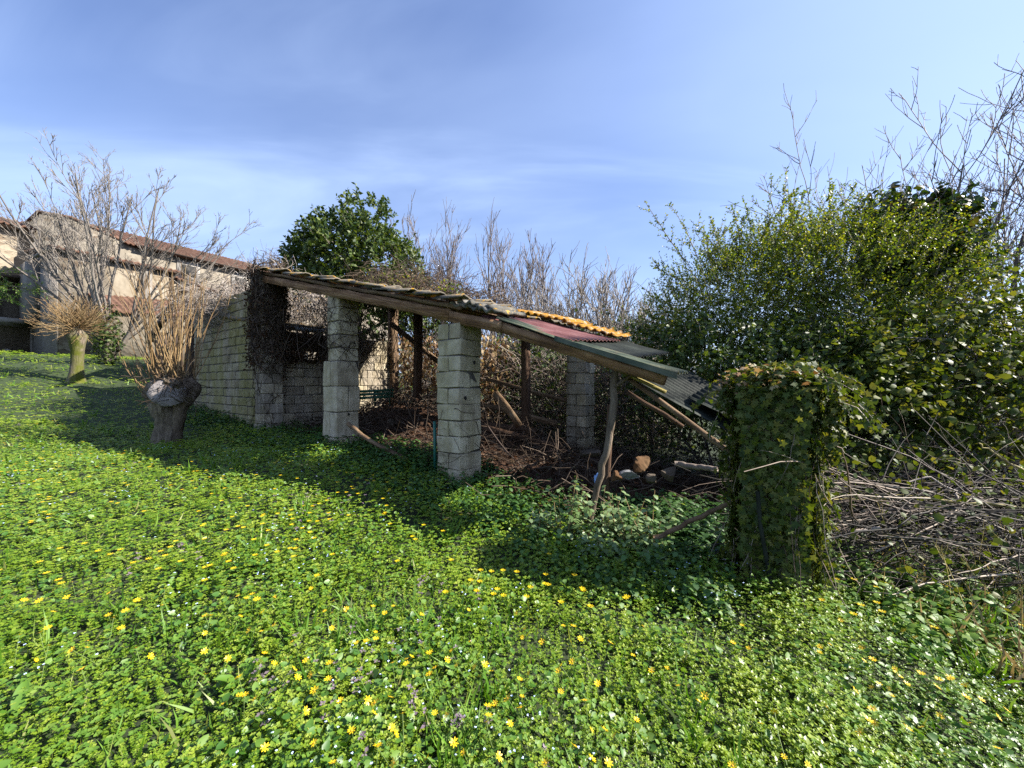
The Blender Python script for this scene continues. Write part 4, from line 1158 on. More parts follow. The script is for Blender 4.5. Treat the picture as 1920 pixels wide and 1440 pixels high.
mag = [(Q(1685, 450, 6.9), (.38, .4, .38), .7), (Q(1755, 455, 6.7), (.36, .4, .34), .7), (Q(1665, 400, 7.0), (.16, .2, .24), .25), (Q(1770, 400, 6.8), (.16, .2, .2), .2), (Q(1730, 500, 6.5), (.5, .4, .3), .6)]
shrub('broadleaf_tree', 'dark large-leaved evergreen above the right end of the green shrub', mag, 'dark_leaf', 10, .12, 190, .35, tpl=LEAF6, droop=.7, cat='tree', wide=.9)
gl = [(Q(1720, 700, 5.4), (1.0, .7, .6), 1.0), (Q(1800, 640, 5.6), (.8, .7, .7), .7), (Q(1640, 770, 5.0), (.9, .5, .5), .7), (Q(1850, 760, 5.0), (.8, .6, .5), .5)]
shrub('glossy_shrub', 'shiny leaved evergreen shrub over the bramble heap', gl, 'ivy', 12, .075, 300, .5, tpl=LEAF6, droop=.4)

# --- bare trees at the right edge
def right_tree(base, dirs, L, label, rad, lv=(8, 7, 5), seed=0):
    base = np.array(base, float); n0 = len(dirs)
    e = empty('bare_tree', base, label, 'tree')
    a = strand(np.array([base] * n0), np.array(dirs, float), np.array(L) * .82, 10, .09, .02); ra = taper(np.full(n0, rad), 10, .22)
    b_, rb = branches(a, ra, lv[0], .75, .62, .25, 1, 9, .09, .09, rmin=.013)
    c_, rc = branches(b_, rb, lv[1], .6, .48, .15, 1, 7, .1, .08, rmin=.009)
    d_, rd = branches(c_, rc, lv[2], .6, .4, .2, 1, 5, .1, .06, rmin=.007)
    tube_ob('trunk', [(a, ra)], 'bark_grey', e, 7, True)
    tube_ob('crown', [(b_, rb), (c_, rc), (d_, rd)], 'twig_mauve', e)
bx = P(1895, 745, 7.0); g = h1(bx[0], bx[1])
right_tree((bx[0], bx[1], g - .1), [(-.02, 0, 1), (-.22, .0, 1), (-.45, .1, .9), (.08, .1, 1), (-.1, .1, 1)], [7.8, 7.2, 5.6, 7.4, 6.4], 'tall bare tree reaching in at the right edge', .07, (11, 7, 4))
bx = P(1830, 700, 8.6); g = h1(bx[0], bx[1])
right_tree((bx[0], bx[1], g), [(-.1, 0, 1), (.05, 0, 1), (.2, 0, 1), (-.28, 0, 1)], [8.4, 8.8, 8.4, 7.4], 'bare many-stemmed tree between the green shrub and the right edge', .05, (11, 6, 3))
bx = P(1740, 600, 8.2); g = h1(bx[0], bx[1])
right_tree((bx[0], bx[1], g), [(-.06, 0, 1), (.10, 0, 1), (.25, 0, 1), (-.15, 0, 1)], [7.9, 8.2, 7.6, 7.2], 'bare upright tree behind the large-leaved evergreen', .06, (6, 5, 3))
# low mossy limbs leaning in at the right edge
e = empty('leaning_tree', P(1990, 800, 5.2), 'dark low limbs leaning in from the right edge', 'tree')
a = strand(np.array([P(1990, 780, 5.2), P(1990, 740, 5.4), P(1980, 700, 5.6)]), np.array([(-1, .2, .55), (-1, .1, .35), (-.8, .1, .8)]), np.array([2.2, 1.7, 1.8]), 8, .07); ra = taper(np.array([.06, .05, .045]), 8, .3)
b_, rb = branches(a, ra, 12, .5, .35, .2, 1, 7, .12, .05, rmin=.008); c_, rc = branches(b_, rb, 7, .6, .45, .2, 1, 5, .12, .03, rmin=.005)
tube_ob('trunk', [(a, ra)], 'bark_grey', e, 6, True); tube_ob('crown', [(b_, rb), (c_, rc)], 'twig_mauve', e)

# --- feathery conifer branches at the left edge, in front of the porch
cf_ = empty('conifer', (-19.6, 14.0, h1(-19.6, 14.0)), 'feathery green branches reaching in at the left edge', 'tree')
a = strand(np.array([(-20.2, 14.2, EYE + z) for z in (4.6, 4.2, 3.8, 3.5, 3.2)]), np.array([(1, -.15, .12), (1, 0, -.05), (1, .1, -.1), (1, -.1, -.15), (1, .1, -.1)]), np.array([1.7, 2.0, 2.6, 2.3, 1.6]), 8, .05)
ra = taper(np.full(5, .035), 8, .3); b_, rb = branches(a, ra, 12, .55, .35, .1, 1, 6, .08, -.03, rmin=.008)
tube_ob('trunk', [(np.array([[(-20.3, 14.2, EYE + z) for z in np.linspace(.3, 6.0, 8)]]), taper(np.array([.16]), 8, .4)), (a, ra)], 'bark_grey', cf_, 5)
tube_ob('twigs', [(b_, rb)], 'bark_grey', cf_)
leaf_ob('crown', [spray_leaves(b_, 26, LEAF4, .10, .05, .8, .4, .35), spray_leaves(a, 30, LEAF4, .10, .1, .8, .4, .35)], 'grass', cf_)

# --- far wood closing the gaps
fx = np.concatenate([rng.uniform(-14, 34, 3200)]); fy = 22 + 16 * rng.random(3200)
fp = np.stack([fx, fy, H(fx, fy)], -1); keep = fx > -14 + (fy - 22) * .3; fp = fp[keep]
fz = 3.6 * rng.random(len(fp)) * (.6 + .4 * np.sin(fp[:, 0] * .9) ** 2); fp[:, 2] += fz
tk = strand(fp, np.array([0, 0, 1]) + rng.normal(size=(len(fp), 3)) * .4, 1.6, 5, .2)
V, F, r_ = tubes(tk, taper(np.full(len(fp), .022), 5, .4))
tag(mk('far_wood', V, F, 'twig_mauve', None, r_), 'distant leafless woodland filling the gaps behind the trees', 'woodland', kind='stuff')
fx = rng.uniform(-12, 40, 9000); fy = 24 + 20 * rng.random(9000); fp = np.stack([fx, fy, H(fx, fy) + 2.6 * rng.random(9000) ** 1.3], -1)
V, F, r_ = leaves(LEAF4, fp, unit(9000), unit(9000), .35 + .25 * rng.random(9000), 1.4)
tag(mk('far_wood', V, F, 'evergreen', None, r_), 'distant dark evergreen woodland behind the bare trees', 'woodland', kind='stuff')
# ------------------------------------------------------------------ meadow
def ts(x, y):
    dx = np.stack([x - O2[0], y - O2[1]], -1)
    return dx @ U, dx @ Vv
def meadow_pts(n, d0, d1, side=1.5, pad=.6, power=0.0):
    """ground points ahead of the camera, thinning with distance"""
    u = rng.random(n)
    if power == 0: d = d0 * (d1 / d0) ** u
    else: d = (d0 ** power + u * (d1 ** power - d0 ** power)) ** (1 / power)
    x = rng.uniform(-1, 1, n) * (side * d + pad)
    t, s = ts(x, d)
    bad = ((t > -10.2) & (t < -5.5) & (s > -.05)) | ((t > -5.6) & (t < 2.9) & (s > .35))
    hx = np.stack([x - HC[0], d - HC[1]], -1); a = hx @ Uh; b_ = hx @ Vh_
    bad |= (a < 2.5) & (b_ > -1.0)
    bad |= (np.hypot(x - ivp[0], d - ivp[1]) < .25)
    x, d = x[~bad], d[~bad]
    return x, d, H(x, d)
def lush(x, y):
    """height of the weed cover, in metres"""
    h_ = .055 + .05 * (wob(x, y, 1.1) + .4) + .045 * wob(x, y, 3.3, 2.0) + .02 * wob(x, y, 8.0, 1.0)
    t, s = ts(x, y)
    near = np.clip(1 - np.abs(s + .75) / 1.1, 0, 1) * (t > -9) * (t < 3.6)
    return np.clip(h_, .025, .2) + .09 * near
def whorls(x, y, z, hgt, size, rings=3, per=4, tpl=LEAF4, tilt=.5, r=None, wide=1.0, rad=.35):
    """small upright weeds: rings of leaves up a short stem"""
    n = len(x); out_p, out_y, out_n, out_s, out_r = [], [], [], [], []
    base = np.stack([x, y, z], -1); lean = rng.normal(size=(n, 3)) * np.array([.25, .25, 0])
    ph = rng.random(n) * 6.28
    if r is None: r = np.clip(rng.normal(.5, .22, n) + .22 * wob(x, y, 1.7, 3.0), 0, 1)
    for k in range(rings):
        f = (k + 1) / rings
        for j in range(per):
            a = ph + k * .8 + j * 6.283 / per + rng.normal(size=n) * .25
            rd = np.stack([np.cos(a), np.sin(a), np.zeros(n)], -1)
            y_ = rd + Z3 * (tilt * (f - .35) + rng.normal(size=n) * .22)[:, None]
            nn = Z3 * .8 + np.array([.42, -.1, .2]) - rd * (.28 + .3 * rng.normal(size=n))[:, None]
            out_p.append(base + (Z3 + lean) * (hgt * f)[:, None] + rd * (size * rad * .2)[:, None]); out_y.append(y_); out_n.append(nn)
            out_s.append(size * (1.15 - .45 * f) * (.75 + .5 * rng.random(n))); out_r.append(np.clip(r + (.22 * (f - .6)) + rng.normal(size=n) * .08, 0, 1))
    return leaves(tpl, np.concatenate(out_p), np.concatenate(out_y), np.concatenate(out_n), np.concatenate(out_s), wide, np.concatenate(out_r))
parts = []
x, y, z = meadow_pts(21000, .75, 2.8, power=.75)
parts.append(whorls(x, y, z, lush(x, y) * (.5 + .8 * rng.random(len(x))), (.010 + .011 * rng.random(len(x)) ** 1.5) * (.75 + .55 * np.clip(wob(x, y, 2.0, 6.0) * 2 + .4, 0, 1)), 3, 4, wide=1.3))
x, y, z = meadow_pts(34000, 2.6, 8, power=.5)
parts.append(whorls(x, y, z, lush(x, y) * (.5 + .8 * rng.random(len(x))), (.014 + .008 * rng.random(len(x))) * (.75 + .16 * y), 2, 4, wide=1.3))
x, y, z = meadow_pts(33000, 6.5, 25, side=1.55, power=.5)
parts.append(whorls(x, y, z, .03 + lush(x, y) * (.5 + .8 * rng.random(len(x))), (.034 + .018 * rng.random(len(x))) * (.55 + .07 * y), 1, 4, wide=1.4))
gc_ = leaf_ob('ground_cover', parts, 'leaf_small'); tag(gc_, 'bright green chickweed and speedwell carpeting the meadow', 'weeds', kind='stuff')
# heart-shaped glossy leaves in patches
x, y, z = meadow_pts(34000, .75, 7.5, power=.5)
k = (wob(x, y, 1.5, 5.0) + .35 * rng.normal(size=len(x))) > .02; x, y, z = x[k], y[k], z[k]
n = len(x)
p = np.stack([x, y, z + lush(x, y) * (.55 + .65 * rng.random(n))], -1)
a = rng.random(n) * 6.28; yd = np.stack([np.cos(a), np.sin(a), .15 + .4 * rng.normal(size=n)], -1)
hl = leaf_ob('ground_cover', [leaves(HEART, p, yd, Z3 + np.array([.3, -.1, 0]) + rng.normal(size=(n, 3)) * .42, (.017 + .02 * rng.random(n) ** 1.4) * (.85 + .10 * y), .95)], 'leaf_heart')
tag(hl, 'glossy heart-shaped celandine leaves through the meadow', 'weeds', kind='stuff')
# clover-like broad leaves
x, y, z = meadow_pts(13000, .75, 6.0, power=.5)
k = wob(x, y, 1.2, 9.0) > .0; x, y, z = x[k], y[k], z[k]
V_ = whorls(x, y, z, lush(x, y) * (.8 + .6 * rng.random(len(x))), (.017 + .008 * rng.random(len(x))) * (.9 + .1 * y), 1, 3, HEART, .2, wide=.9)
tag(leaf_ob('ground_cover', [V_], 'leaf_broad'), 'three-leaved clover patches in the meadow', 'weeds', kind='stuff')
# grass blades
x, y, z = meadow_pts(15000, .75, 14, power=.3)
k = (wob(x, y, .9, 1.5) + .5 * rng.normal(size=len(x))) > .05; x, y, z = x[k], y[k], z[k]; n = len(x)
yd = np.stack([rng.normal(size=n) * .6, rng.normal(size=n) * .6, np.ones(n)], -1)
gr = leaf_ob('grass', [leaves(BLADE, np.stack([x, y, z], -1), yd, unit(n), (.07 + .08 * rng.random(n)) * (.9 + .03 * y), .8 + .12 * y)], 'grass')
tag(gr, 'grass blades standing among the meadow weeds', 'grass', kind='stuff')
# tufts of longer grass
x, y, z = meadow_pts(420, .9, 9, power=.5); k = wob(x, y, .7, 8.0) > -.05; x, y, z = np.repeat(x[k], 16), np.repeat(y[k], 16), np.repeat(z[k], 16); n = len(x)
x = x + rng.normal(size=n) * .035; y = y + rng.normal(size=n) * .035
yd = np.stack([rng.normal(size=n) * .5, rng.normal(size=n) * .5, np.ones(n)], -1)
tag(leaf_ob('grass', [leaves(BLADE, np.stack([x, y, z], -1), yd, unit(n), .10 + .13 * rng.random(n), .55 + .1 * y, np.clip(rng.normal(.35, .2, n), 0, .85))], 'grass'), 'tufts of longer fresh grass in the meadow', 'grass', kind='stuff')
# dry grass on the bank at the right
x = rng.uniform(2.6, 6.5, 2600); y = rng.uniform(1.6, 4.6, 2600); k = (x > y * .8 + .2); x, y = x[k], y[k]; n = len(x)
yd = np.stack([rng.normal(size=n) * .7, rng.normal(size=n) * .7, np.ones(n)], -1)
tag(leaf_ob('dry_grass', [leaves(BLADE, np.stack([x, y, H(x, y)], -1), yd, unit(n), .12 + .22 * rng.random(n), .6)], 'dead_grass'), 'straw coloured dry grass on the bank by the brambles', 'grass', kind='stuff')
# mauve dead-nettle tops
x, y, z = meadow_pts(1500, .9, 9, power=.4); k = wob(x, y, 1.0, 7.0) > .3; x, y, z = x[k], y[k], z[k]
V_ = whorls(x, y, z + .03, lush(x, y) * 1.1, np.full(len(x), .022) * (.8 + .1 * y), 2, 4, LEAF4)
tag(leaf_ob('ground_cover', [V_], 'mauve'), 'mauve dead-nettle tops scattered in the meadow', 'weeds', kind='stuff')
# tiny pale blue flowers
x, y, z = meadow_pts(2600, .8, 6.5, power=.6); k = (wob(x, y, 1.3, 4.0) - .25 * (x > .3)) > .05; x, y, z = x[k], y[k], z[k]
V_ = whorls(x, y, z + .01, lush(x, y) * 1.25, .0065 * (.8 + .16 * y), 1, 4, LEAF4, -.1, wide=1.5)
tag(leaf_ob('speedwell_flowers', [V_], 'blue_petal'), 'tiny pale blue speedwell flowers in the meadow', 'flowers', kind='stuff')
# taller shaded nettles along the foot of the shed
def stalks(x, y, hgt, size, per=3, tpl=LEAF6, mat='nettle', r=None):
    n = len(x); z = H(x, y)
    st = strand(np.stack([x, y, z], -1), np.array([0, 0, 1.]) + rng.normal(size=(n, 3)) * np.array([.16, .16, 0]), hgt, 5, .08)
    pp, yy, nn, ss = [], [], [], []
    ph = rng.random(n) * 6.28
    for k in range(1, 5):
        for m in range(2 if k == 1 else per):
            f = k + rng.random(n) * .6 - .5
            kk = np.clip(f.astype(int), 0, 3); w = (f - kk)[:, None]
            q = st[np.arange(n), kk] * (1 - w) + st[np.arange(n), kk + 1] * w
            a = ph + k * 1.57 + m * 6.283 / per
            rd = np.stack([np.cos(a), np.sin(a), np.zeros(n)], -1)
            pp.append(q); yy.append(rd - Z3 * (.15 + .35 * rng.random(n))[:, None]); nn.append(Z3 + rd * .35 + rng.normal(size=(n, 3)) * .15)
            ss.append(size * (1.15 - .12 * k) * (.7 + .6 * rng.random(n)))
    V, F, r_ = leaves(tpl, np.concatenate(pp), np.concatenate(yy), np.concatenate(nn), np.concatenate(ss), .95)
    return st, (V, F, r_)
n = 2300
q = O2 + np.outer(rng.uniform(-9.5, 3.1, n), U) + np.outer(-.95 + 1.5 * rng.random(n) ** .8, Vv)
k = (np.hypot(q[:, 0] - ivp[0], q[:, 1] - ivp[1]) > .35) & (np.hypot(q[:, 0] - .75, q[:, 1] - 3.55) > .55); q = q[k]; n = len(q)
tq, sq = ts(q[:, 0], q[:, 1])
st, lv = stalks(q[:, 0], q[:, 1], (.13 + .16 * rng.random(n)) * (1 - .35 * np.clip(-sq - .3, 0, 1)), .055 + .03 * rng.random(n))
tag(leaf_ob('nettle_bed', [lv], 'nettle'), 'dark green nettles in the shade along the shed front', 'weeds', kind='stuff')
# creeping weeds beyond, between shed end and ivy pillar, and at the foot of the bank
n = 520
x = rng.uniform(.9, 2.4, n); y = rng.uniform(3.3, 4.6, n); tq, sq = ts(x, y); k = (sq > .1) & (np.hypot(x - ivp[0], y - ivp[1]) > .3); x, y = x[k], y[k]
st, lv = stalks(x, y, .15 + .2 * rng.random(len(x)), .06 + .03 * rng.random(len(x)))
n = 900
x = rng.uniform(2.2, 6.0, n); y = rng.uniform(2.2, 4.4, n); k = (x > 2.4) & (y < 2.35 + .42 * x) & (y > 1.35 + .32 * x); x, y = x[k], y[k]
st, lv2 = stalks(x, y, .10 + .14 * rng.random(len(x)), .05 + .03 * rng.random(len(x)))
tag(leaf_ob('nettle_bed', [lv], 'nettle'), 'dark weeds between the shed end and the ivy pillar', 'weeds', kind='stuff')
tag(leaf_ob('bank_weeds', [lv2], 'leaf_broad'), 'fresh green weeds on the bank below the brambles', 'weeds', kind='stuff')
# sunlit nettles, single plants round the leaning post
spots = [(1058, 985, 3.62, .52, 'tallest pale sunlit nettle left of the leaning post'), (1092, 990, 3.75, .46, 'pale sunlit nettle close left of the leaning post'),
         (1132, 1010, 3.55, .44, 'bushy pale nettle right beside the leaning post'), (1165, 1015, 3.6, .40, 'second pale nettle right of the leaning post'),
         (1200, 1030, 3.45, .34, 'small pale nettle midway to the fallen pole'), (1215, 1005, 3.5, .46, 'drooping pale nettle stalk near the fallen pole end'),
         (1010, 1000, 3.65, .26, 'low pale nettle leftmost of the sunlit clump'), (1150, 1050, 3.3, .22, 'low pale nettle in front of the leaning post'),
         (1240, 1050, 3.35, .22, 'low pale nettle beside the lower end of the fallen pole'), (1105, 1035, 3.4, .2, 'short pale nettle at the foot of the leaning post')]
for px, py, d, hh, lab in spots:
    q = P(px, py, d); g = h1(q[0], q[1]); k = 7
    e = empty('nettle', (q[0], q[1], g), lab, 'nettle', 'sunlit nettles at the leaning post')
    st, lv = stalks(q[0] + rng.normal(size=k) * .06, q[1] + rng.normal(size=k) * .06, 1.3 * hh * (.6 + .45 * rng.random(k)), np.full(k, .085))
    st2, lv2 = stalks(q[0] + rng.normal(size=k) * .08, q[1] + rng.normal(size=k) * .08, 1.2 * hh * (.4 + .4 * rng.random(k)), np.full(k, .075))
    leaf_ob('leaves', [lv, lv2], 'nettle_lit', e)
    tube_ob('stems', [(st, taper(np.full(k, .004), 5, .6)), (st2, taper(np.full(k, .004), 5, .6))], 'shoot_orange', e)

# ------------------------------------------------------------------ ivy on the pillar
def ivy_faces(n, half, z0, z1, out0, out1):
    f = rng.integers(0, 4, n); a = rng.uniform(-half, half, n); o_ = half + rng.uniform(out0, out1, n)
    tt = np.where(f < 2, a, np.where(f == 2, o_, -o_)); s_ = np.where(f == 0, -o_, np.where(f == 1, o_, a))
    nt_ = np.where(f == 2, 1., np.where(f == 3, -1., 0.)); ns = np.where(f == 0, -1., np.where(f == 1, 1., 0.))
    q = np.outer(tt, U) + np.outer(s_, Vv) + ivp[:2]
    nr = np.outer(nt_, U) + np.outer(ns, Vv)
    return np.stack([q[:, 0], q[:, 1], rng.uniform(z0, z1, n)], -1), np.concatenate([nr, np.zeros((n, 1))], 1)
p, nr = ivy_faces(7000, .20, ivz, ivtop + .02, .005, .085)
n = len(p)
p = p + nr * (.045 * wob(p[:, 0] * 2 + p[:, 1] * 2, p[:, 2], 3.5))[:, None]
lv = leaves(IVYL, p, unit(n) * .55 - Z3, nr + unit(n) * .33 + Z3 * .25, .028 + .025 * rng.random(n))
pt, dt = ell((ivp[0], ivp[1], ivtop + .03), (.36, .34, .15), 1500)
lt = leaves(IVYL, pt, unit(1500) + dt * .6 - Z3 * .2, Z3 + unit(1500) * .5 + dt * .4, .035 + .03 * rng.random(1500))
ps2, ns2 = ivy_faces(900, .22, ivz + .1, ivtop, .02, .16)
l2_ = leaves(IVYL, ps2, unit(900) - Z3 * .6, ns2 + unit(900) * .7, .03 + .03 * rng.random(900))
lobes = []
n = 2600; a_ = rng.random(n) * 6.2832       # rounded corners, uneven bulges
zz = rng.uniform(ivz, ivtop + .03, n)
rad_ = (.205 + .04 * wob(a_ * 2.0, zz, 2.2, 1.0) + .03 * rng.random(n) + .04 * np.clip((zz - ivtop + .5) / .5, 0, 1)) / np.maximum(np.abs(np.cos(a_)), np.abs(np.sin(a_))) ** .55
dr2 = np.cos(a_)[:, None] * U + np.sin(a_)[:, None] * Vv
q2_ = ivp[:2] + dr2 * rad_[:, None]
lobes.append(leaves(IVYL, np.stack([q2_[:, 0], q2_[:, 1], zz], -1), unit(n) * .6 - Z3, np.concatenate([dr2, np.full((n, 1), .3)], 1) + unit(n) * .45, .027 + .026 * rng.random(n)))
for du, dv, dz, rx, rz, m_ in ((.28, 0, -.10, .16, .16, 320), (.32, -.05, -.34, .10, .20, 180), (-.28, -.02, -.08, .12, .12, 200), (.1, 0, .12, .25, .10, 300), (-.12, 0, .06, .2, .10, 200), (-.29, 0, -.62, .08, .25, 130), (.26, -.1, -.8, .07, .3, 120), (-.24, -.05, -1.2, .08, .2, 100)):
    cc2 = np.array([ivp[0] + U[0] * du + Vv[0] * dv, ivp[1] + U[1] * du + Vv[1] * dv, ivtop + dz]); pl2, dl2 = ell(cc2, (rx, rx, rz), m_, .2)
    lobes.append(leaves(IVYL, pl2, unit(m_) - Z3 * .5, dl2 + unit(m_) * .5 + Z3 * .3, .026 + .026 * rng.random(m_)))
leaf_ob('ivy', [lv, lt, l2_] + lobes, 'ivy', ivy_e)
pd, dd_ = ell((ivp[0], ivp[1], ivtop + .06), (.42, .38, .14), 260)
leaf_ob('dead_leaves', [leaves(IVYL, pd, unit(260), Z3 + unit(260) * .6, .03 + .025 * rng.random(260))], 'dry_leaf', ivy_e)
# trailing shoots of ivy off both upper corners
n = 26
d0 = np.where(rng.random(n)[:, None] < .65, np.array([U[0], U[1], .15]), np.array([-U[0], -U[1], .1])) + rng.normal(size=(n, 3)) * .35
sv = strand(np.array([ivp[0], ivp[1], ivtop - .05]) + nrm(d0) * .2, d0, .25 + .3 * rng.random(n), 8, .18, 0, .55)
tube_ob('stems', [(sv, taper(np.full(n, .004), 8, .5))], 'cane', ivy_e)
leaf_ob('ivy', [spray_leaves(sv, 14, IVYL, .05, .1, .8, .4, 1.0, .5)], 'ivy', ivy_e)
n = 110
pr, nr = ivy_faces(n, .2, ivz + .2, ivtop, .02, .06)
hs = strand(pr, unit(n) * .3 - Z3, .3 + .5 * rng.random(n), 7, .15); tube_ob('stems', [(hs, taper(np.full(n, .003), 7, .6))], 'cane', ivy_e)
f0 = S(3.34, -.27, 0); pb = np.array([f0[0], f0[1], ivz]); 
V, F, r_ = tubes(np.array([[pb + np.array([-.03, 0, .02]), pb + np.array([-.06, .0, .3]), pb + np.array([-.11, .01, .6]), pb + np.array([-.125, .02, .85])]]), np.full((1, 4), .014), 8)
mk('drain_pipe', V, F, 'sheet_grey', ivy_e, r_)

# ------------------------------------------------------------------ bramble heap at the right
n = 2600
x = rng.uniform(2.6, 7.5, n); y = 2.6 + rng.uniform(.3, 3.2, n); k = (x > 2.55) & (x > .62 * y + .35); x, y = x[k], y[k]; n = len(x)
p = np.stack([x, y, H(x, y) + .75 * rng.random(n) ** 1.5 * np.clip((x - 2.3) / .8, .2, 1)], -1)
d0 = np.stack([-1 + .5 * rng.normal(size=n), .3 * rng.normal(size=n), .25 * rng.normal(size=n)], -1) * np.where(rng.random(n) < .7, 1, -1)[:, None]
bs = strand(p, d0, .6 + 1.0 * rng.random(n), 6, .15, 0, .06)
V, F, r_ = tubes(bs, taper(.004 + .006 * rng.random(n) ** 2, 6, .45), 3)
tag(mk('bramble_heap', V, F, 'cane_shaded', None, r_), 'dark heap of dead bramble canes right of the ivy pillar', 'brambles', kind='stuff')
n = 190
x = rng.uniform(2.7, 6.0, n); y = rng.uniform(2.9, 5.0, n); k = (x > .66 * y + .45); x, y = x[k], y[k]; n = len(x)
p = np.stack([x, y, H(x, y) + .1 + .75 * rng.random(n)], -1)
d0 = np.stack([-1 + .4 * rng.normal(size=n), .3 * rng.normal(size=n), .15 + .25 * rng.normal(size=n)], -1) * np.where(rng.random(n) < .75, 1, -1)[:, None]
bs = strand(p, d0, .7 + 1.2 * rng.random(n), 10, .10, 0, .10)
b2, q2 = branches(bs, taper(np.full(n, .007), 10, .4), 3, .6, .3, .2, 1, 5, .15)
V, F, r_ = join([tubes(bs, taper(.004 + .005 * rng.random(n), 10, .4), 4), tubes(b2, q2 * .8, 3)])
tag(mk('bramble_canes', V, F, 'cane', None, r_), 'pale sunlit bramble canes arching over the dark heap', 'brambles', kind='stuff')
n = 2600
x = rng.uniform(2.6, 6.5, n); y = rng.uniform(2.6, 5.2, n); k = (x > .62 * y + .4); x, y = x[k], y[k]; n = len(x)
p = np.stack([x, y, H(x, y) + 1.1 * rng.random(n) ** 1.3], -1)
tag(leaf_ob('bramble_leaves', [leaves(LEAF6, p, unit(n), unit(n) + Z3 * .6, .03 + .035 * rng.random(n), 1.2)], 'ivy'), 'glinting green bramble leaves over the heap', 'brambles', kind='stuff')
# branches that stand out
for pts, rad, mat, lab in (
    ([P(1545, 935, 3.9), P(1620, 938, 3.85), P(1700, 930, 3.75), P(1800, 940, 3.6), P(1960, 955, 3.4)], .014, 'branch_yellow', 'long yellow lichened branch lying across the bramble heap'),
    ([P(1552, 1012, 3.2), P(1590, 1002, 3.15), P(1650, 990, 3.1)], .010, 'twig_pale', 'short pale crooked stick beside the ivy pillar foot'),
    ([P(1580, 810, 4.0), P(1690, 850, 3.9), P(1790, 900, 3.8), P(1900, 980, 3.6)], .010, 'cane', 'long straight cane slanting down the bramble heap'),
    ([P(1700, 905, 3.7), P(1740, 895, 3.7), P(1790, 920, 3.65), P(1800, 945, 3.6)], .011, 'twig_pale', 'bent pale branch hooked over the yellow one'),
    ([P(1830, 830, 4.2), P(1880, 860, 4.1), P(1950, 900, 4.0)], .014, 'branch_yellow', 'short greenish branch high at the right edge of the heap')):
    pts = np.array(pts); f = np.linspace(0, 1, len(pts)); ff = np.linspace(0, 1, 14)
    pp = np.stack([np.interp(ff, f, pts[:, k]) for k in range(3)], -1) + rng.normal(size=(14, 3)) * .008
    V, F, r_ = tubes(pp[None], (rad * np.linspace(.6, 1.2, 14))[None], 6)
    tag(mk('fallen_branch', V, F, mat, None, r_, True, own=True), lab, 'branch')
# tall dry stalks at the right foreground bank
n = 26
x = rng.uniform(3.0, 4.6, n); y = rng.uniform(2.3, 3.1, n)
sk = strand(np.stack([x, y, H(x, y)], -1), np.array([-.25, 0, 1]) + rng.normal(size=(n, 3)) * .2, .4 + .4 * rng.random(n), 7, .07)
s2, q2 = branches(sk, taper(np.full(n, .003), 7, .5), 5, .6, .25, .5, 1, 4, .1, rmin=.0015)
V, F, r_ = join([tubes(sk, taper(np.full(n, .003), 7, .5)), tubes(s2, q2)])
tag(mk('dry_stalks', V, F, 'branch_yellow', None, r_), 'thin straw stalks on the bank at the right', 'stalks', kind='stuff')

# ------------------------------------------------------------------ litter and debris in the shed
def in_shed(n, t0, t1, s0, s1):
    q = O2 + np.outer(rng.uniform(t0, t1, n), U) + np.outer(rng.uniform(s0, s1, n), Vv); return q[:, 0], q[:, 1]
def mound(x, y):
    t, s = ts(x, y)
    return .10 + .5 * np.exp(-((t + 2.6) / 1.4) ** 2 - ((s - 1.9) / 1.0) ** 2) + .55 * np.exp(-((t + 4.2) / 1.0) ** 2 - ((s - 2.2) / .8) ** 2) + .22 * np.exp(-((t - 1.0) / 1.0) ** 2 - ((s - 1.1) / .7) ** 2) + .06 * wob(x, y, 2.2)
x, y = in_shed(5200, -5.4, 2.6, .05, 3.6)
p = np.stack([x, y, H(x, y) + mound(x, y) * (.4 + .6 * rng.random(5200))], -1)
tag(leaf_ob('leaf_litter', [leaves(LEAF6, p, unit(5200), Z3 + unit(5200) * .6, .05 + .05 * rng.random(5200))], 'brown_leaf'), 'red brown leaf litter over the shed floor', 'litter', kind='stuff')
x, y = in_shed(2100, -5.3, 2.4, .2, 3.4)
p = np.stack([x, y, H(x, y) + mound(x, y) * (.7 + .5 * rng.random(2100))], -1)
ds = strand(p, unit(2100) * np.array([1, 1, .25]), .4 + .6 * rng.random(2100), 5, .3)
V, F, r_ = tubes(ds, taper(.004 + .005 * rng.random(2100), 5, .6))
tag(mk('dead_vines', V, F, 'vine_brown', None, r_), 'heap of dead brown vine stems inside the shed', 'vines', kind='stuff')
# litter bed: a lumpy low mound under it all
tt = np.linspace(-5.45, 2.9, 60); ss2 = np.linspace(.1, 3.8, 30); TT, SS = np.meshgrid(tt, ss2)
q = O2 + TT[..., None] * U + SS[..., None] * Vv
MZ = H(q[..., 0], q[..., 1]) + .75 * mound(q[..., 0], q[..., 1]) * np.clip(np.minimum((SS - .1) * 2.5, (3.8 - SS) * 3), 0, 1) - .02
idx = np.arange(TT.size).reshape(TT.shape)
M['litter_soil'] = bark_mat('litter_soil', [(.03, .016, .009), (.065, .034, .02), (.11, .06, .035)], 0, (6, 6, 6))
mk('floor', np.stack([q[..., 0], q[..., 1], MZ], -1).reshape(-1, 3), np.stack([idx[:-1, :-1], idx[:-1, 1:], idx[1:, 1:], idx[1:, :-1]], -1).reshape(-1, 4), 'litter_soil', shed, smooth=True)
